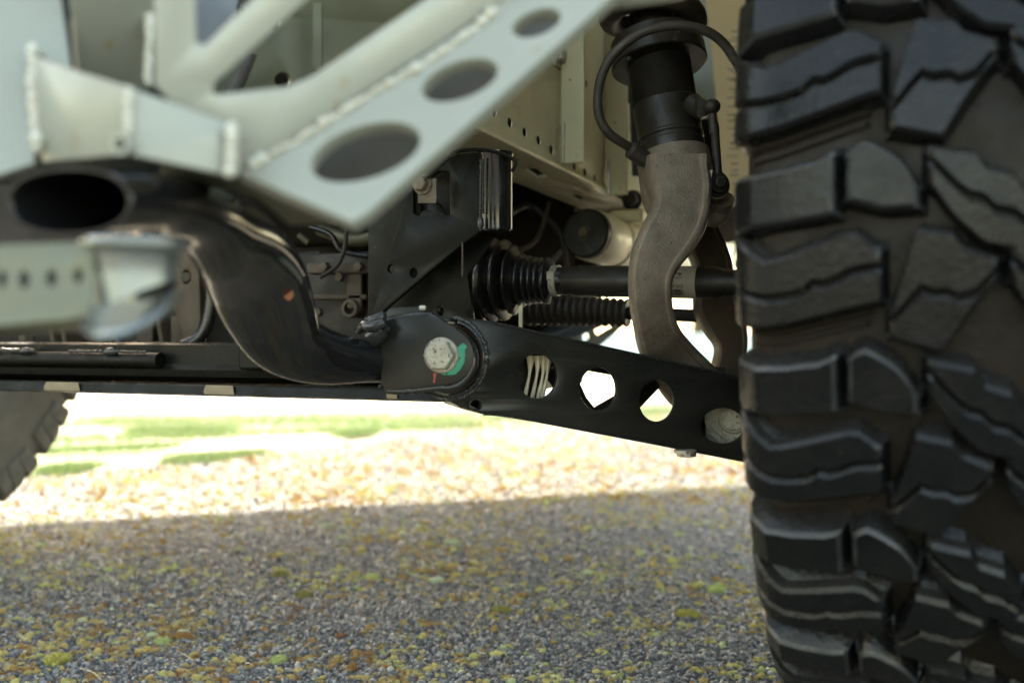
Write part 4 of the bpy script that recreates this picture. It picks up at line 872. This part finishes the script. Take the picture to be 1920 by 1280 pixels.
def scatter(name, pts, scl, tint, src, material, flat=.6, seedrot=True):
    me = bpy.data.meshes.new(name); n = len(pts); me.vertices.add(n); me.vertices.foreach_set('co', np.asarray(pts, dtype=np.float32).ravel())
    a = me.attributes.new('scl', 'FLOAT_VECTOR', 'POINT'); a.data.foreach_set('vector', np.asarray(scl, dtype=np.float32).ravel())
    a = me.attributes.new('tintp', 'FLOAT', 'POINT'); a.data.foreach_set('value', np.asarray(tint, dtype=np.float32))
    a = me.attributes.new('rot', 'FLOAT_VECTOR', 'POINT'); rot = np.zeros((n, 3), dtype=np.float32); rot[:, 2] = rng.uniform(0, 6.28, n)
    if seedrot: rot[:, 0] = rng.normal(0, .5, n); rot[:, 1] = rng.normal(0, .5, n)
    a.data.foreach_set('vector', rot.ravel())
    me.materials.append(material)
    o = bpy.data.objects.new(name, me); COL.objects.link(o); o['kind'] = 'stuff'
    ng = bpy.data.node_groups.new(name, 'GeometryNodeTree'); ng.interface.new_socket('Geometry', in_out='INPUT', socket_type='NodeSocketGeometry'); ng.interface.new_socket('Geometry', in_out='OUTPUT', socket_type='NodeSocketGeometry')
    N = ng.nodes; L = ng.links; gi = N.new('NodeGroupInput'); go = N.new('NodeGroupOutput')
    iop = N.new('GeometryNodeInstanceOnPoints'); L.new(gi.outputs[0], iop.inputs['Points'])
    def named(nm, tp):
        q = N.new('GeometryNodeInputNamedAttribute'); q.data_type = tp; q.inputs['Name'].default_value = nm; return [x for x in q.outputs if x.enabled][0]
    L.new(named('scl', 'FLOAT_VECTOR'), iop.inputs['Scale'])
    er = N.new('FunctionNodeEulerToRotation'); L.new(named('rot', 'FLOAT_VECTOR'), er.inputs[0]); L.new(er.outputs[0], iop.inputs['Rotation'])
    sm = N.new('GeometryNodeSetMaterial'); sm.inputs['Material'].default_value = material
    if src == 'ico':
        ic = N.new('GeometryNodeMeshIcoSphere'); ic.inputs['Radius'].default_value = 1; ic.inputs['Subdivisions'].default_value = 1; L.new(ic.outputs[0], sm.inputs[0])
    else:
        oi = N.new('GeometryNodeObjectInfo'); oi.inputs['Object'].default_value = src; oi.transform_space = 'ORIGINAL'; L.new(oi.outputs['Geometry'], sm.inputs[0])
    L.new(sm.outputs[0], iop.inputs['Instance'])
    sa = N.new('GeometryNodeStoreNamedAttribute'); sa.domain = 'INSTANCE'; sa.data_type = 'FLOAT'; sa.inputs['Name'].default_value = 'tint'
    L.new(iop.outputs[0], sa.inputs[0]); vin = [x for x in sa.inputs if x.name == 'Value' and x.enabled][0]; L.new(named('tintp', 'FLOAT'), vin); L.new(sa.outputs[0], go.inputs[0])
    md = o.modifiers.new('scatter', 'NODES'); md.node_group = ng
    return o
def field(n, d0, d1, spread=.62):
    """random ground points in front of the truck, denser nearby"""
    inv = rng.uniform(1/d1, 1/d0, n); d = 1/inv; x = rng.uniform(-spread, spread, n)*d; return x, d
def on_drive(x, y):
    xs = [e[0] for e in edge]; ys = [e[1] for e in edge]; return y < np.interp(x, xs, ys)-.02
# aggregate stones: even density, larger area covered thinly further away
X1 = []; 
for (y0, y1, dens) in ((.95, 1.5, 80000), (1.5, 2.3, 38000), (2.3, 4.2, 11000)):
    wd = .58*y1; n = int((y1-y0)*2*wd*dens); X1.append(np.c_[rng.uniform(-wd, wd, n), rng.uniform(y0, y1, n)])
xy = np.concatenate(X1); xy = xy[on_drive(xy[:, 0], xy[:, 1])]; n = len(xy)
r = np.clip(rng.lognormal(math.log(.0022), .36, n), .0010, .0055)*(1+.35*np.clip(xy[:, 1]-1.3, 0, 2.5))
pts = np.c_[xy, r*rng.uniform(-.25, .35, n)]; scl = np.c_[r*rng.uniform(.8, 1.3, n), r*rng.uniform(.7, 1.1, n), r*rng.uniform(.5, .85, n)]
g_ = scatter('asphalt_gravel', pts, scl, np.clip(rng.beta(1.6, 2.6, n), 0, 1), 'ico', M['stone'])
# moss: small tufts gathered in patches
def patchy(x, y, s, off): return np.array([mnoise.noise(V((a*s+off, b_*s, off*.7))) for a, b_ in zip(x, y)])
n = 200000; x = rng.uniform(-1, 1, n); inv = rng.uniform(1/5.6, 1/.90, n)**1.0; y = 1/inv; x = x*y*.60
keep = on_drive(x, y); x, y = x[keep], y[keep]
pn = .65*patchy(x, y, 3.5, 3.1)+.7*patchy(x, y, 15, 9.3)+1.4*patchy(x, y, 62, 5.3)
left = np.clip((-x/y)*1.2+.12, -.05, .6)*(y < 1.45)
keep = rng.uniform(-.05, 1.0, len(x)) < .95*pn+left*.55-.09+.30*np.clip(y-1.5, 0, 2); x, y, pn = x[keep], y[keep], pn[keep]; n = len(x)
r = np.clip(rng.lognormal(math.log(.0019), .40, n), .0010, .0055)*(1+.45*np.clip(y-1.4, 0, 2))
hue = np.clip(.47+.30*patchy(x, y, 3.2, 21.7)+.4*patchy(x, y, 30, 2.7)+rng.normal(0, .13, n)-.16*((x/y < -.15) & (y < 1.5))+.03*np.clip(y-1, 0, 1), 0, .86)
print('moss', n)
pale = rng.uniform(0, 1, n) < .04; hue[pale] = rng.uniform(.9, 1, pale.sum())
pts = np.c_[x, y, np.zeros(n)]; scl = np.c_[r*rng.uniform(.9, 1.5, n), r*rng.uniform(.8, 1.1, n), r*rng.uniform(.8, 1.5, n)]
for k in range(4):
    i = np.arange(n) % 4 == k; scatter('moss_ground_cover', pts[i], scl[i], hue[i], TS[k], M['moss'], seedrot=False)
# dried moss stalks
mb = MB()
for i in range(90):
    q = gp(random.choice([random.uniform(0, 420), random.uniform(0, 1400)]), random.uniform(1165, 1290)); h_ = random.uniform(.006, .018)
    mb.tube([q, q+V((random.uniform(-.003, .003), random.uniform(-.003, .003), h_*.6)), q+V((random.uniform(-.006, .006), random.uniform(-.004, .004), h_))], [.00035, .0003, .0002], 4, 2)
o = mb.build('moss_stalks', mat('stalk', (.28, .10, .02), .7), None); o['kind'] = 'stuff'
for pl_, lab in (([(150, 1262), (165, 1266), (178, 1272), (190, 1284)], 'pale curved dry stalk lying at the bottom left of the driveway'), ([(340, 1233), (352, 1240), (362, 1247)], 'short pale dry stalk lying right of the rusty moss')):
    o = MB().tube([gp(*q)+UZ*.006 for q in pl_], .0007, 6, 4).build('dry_stalk', mat('dry_stalk', (.5, .42, .3), .7), None); o['label'] = lab; o['category'] = 'stalk'
# grass along the verge
def blades(name, areas, n, h0, h1, m):
    v = []; f = []
    for _ in range(n):
        (x0, y0, x1, y1, wd) = random.choice(areas); t = random.random(); c = V((x0+(x1-x0)*t, y0+(y1-y0)*t, 0)); c.x += random.gauss(0, wd*.4); c.y += random.gauss(0, wd)
        a = random.uniform(0, 6.28); s_ = V((math.cos(a), math.sin(a), 0))*.0016; h_ = random.uniform(h0, h1); ln = V((random.gauss(0, .4), random.gauss(0, .4), 0))*h_; k = len(v)
        v += [c-s_, c+s_, c+ln*.4+UZ*h_*.6+s_*.8, c+ln*.4+UZ*h_*.6-s_*.8, c+ln+UZ*h_]; f += [(k, k+1, k+2, k+3), (k+3, k+2, k+4)]
    me = bpy.data.meshes.new(name); me.from_pydata([tuple(q) for q in v], [], f); me.update(); o = new(name, me, m, None); o['kind'] = 'stuff'; return o
def gl(a, b_, wd): p, q = gp(*a), gp(*b_); return (p.x, p.y, q.x, q.y, wd)
gm = translucent(mat('grass_blade', (.13, .20, .07), .6, 0, (.18, .24, .10), 3, .8), .3)
blades('verge_grass', [gl((320, 866), (500, 850), .05), gl((320, 866), (420, 862), .05), gl((80, 886), (170, 880), .05), gl((60, 850), (330, 838), .06), gl((640, 818), (700, 812), .05)], 6500, .010, .03, gm)
blades('lawn_grass', [gl((130, 797), (900, 792), .12), gl((130, 790), (900, 782), .2), gl((250, 812), (430, 810), .06), gl((900, 785), (1300, 770), .2), gl((60, 830), (900, 800), .07)], 14000, .015, .04, gm)

# ------------------------------------------------------------------ far background
def pale_wall():
    o = bevel(MB().box(V((-4, 19, -.01)), V((16, 1.5, 0)), V((0, .3, 0)), UZ*.55).build('garden_wall', mat('pale_blue_render', (.74, .77, .82), .7, 0, (.66, .7, .76), 3, .6), None), .01)
    o['label'] = 'low pale blue garden wall beyond the road, blurred behind the strut fork'; o['category'] = 'wall'
pale_wall()
def tree(x, y, h, r, lab, seed, m):
    rnd = random.Random(seed); t = bpy.data.objects.new('tree', None); COL.objects.link(t); t.location = (x, y, 0); ORG[t.name] = V((x, y, 0)); t['label'] = lab; t['category'] = 'tree'; t['group'] = 'trees beyond the garden wall'
    b0 = V((x, y, -.02)); top = b0+UZ*h*.55
    mb = MB(); mb.tube([b0, b0.lerp(top, .5)+V((.1, 0, 0)), top], [h*.035, h*.027, h*.018], 10, 3)
    for i in range(6):
        a = rnd.uniform(0, 6.28); mb.tube([b0.lerp(top, .5+.08*i), b0.lerp(top, .7+.08*i)+V((math.cos(a), math.sin(a), .5))*r*.6], [h*.014, h*.005], 6, 2)
    mb.build('trunk', M['casting'], t)
    v = []; f = []
    for c in range(46):
        a = rnd.uniform(0, 6.28); e = rnd.uniform(-.9, 1.3); cc = b0+UZ*h*.62+V((math.cos(a)*r*rnd.uniform(.2, 1)*math.cos(e*.8), math.sin(a)*r*rnd.uniform(.2, 1)*math.cos(e*.8), e*h*.28)); cr_ = r*rnd.uniform(.16, .32)
        for i in range(70):
            p = cc+V((rnd.gauss(0, 1), rnd.gauss(0, 1), rnd.gauss(0, .8)))*cr_; d1 = V((rnd.gauss(0, 1), rnd.gauss(0, 1), rnd.gauss(0, 1))).normalized()*.12; d2 = d1.orthogonal().normalized()*.09; k = len(v); v += [p-d1, p+d2, p+d1, p-d2]; f.append((k, k+1, k+2, k+3))
    me = bpy.data.meshes.new('crown'); me.from_pydata([tuple(q) for q in v], [], f); me.update(); new('crown', me, m, t)
lf = mat('leaf', (.09, .14, .025), .6, 0, (.14, .17, .04), 1, .8)
for i, (x, y, h, r, lab) in enumerate([(1.0, 27, 6, 2.6, 'broad green tree farthest left of the blurred group'), (5.4, 29, 7, 2.8, 'tall green tree behind the strut fork'), (9.6, 25, 5, 2.3, 'lower green tree at the right behind the tyre'), (-6, 30, 7, 3, 'green tree hidden mostly above the crossmember')][:3]):
    tree(x, y, h, r, lab, i+3, lf)
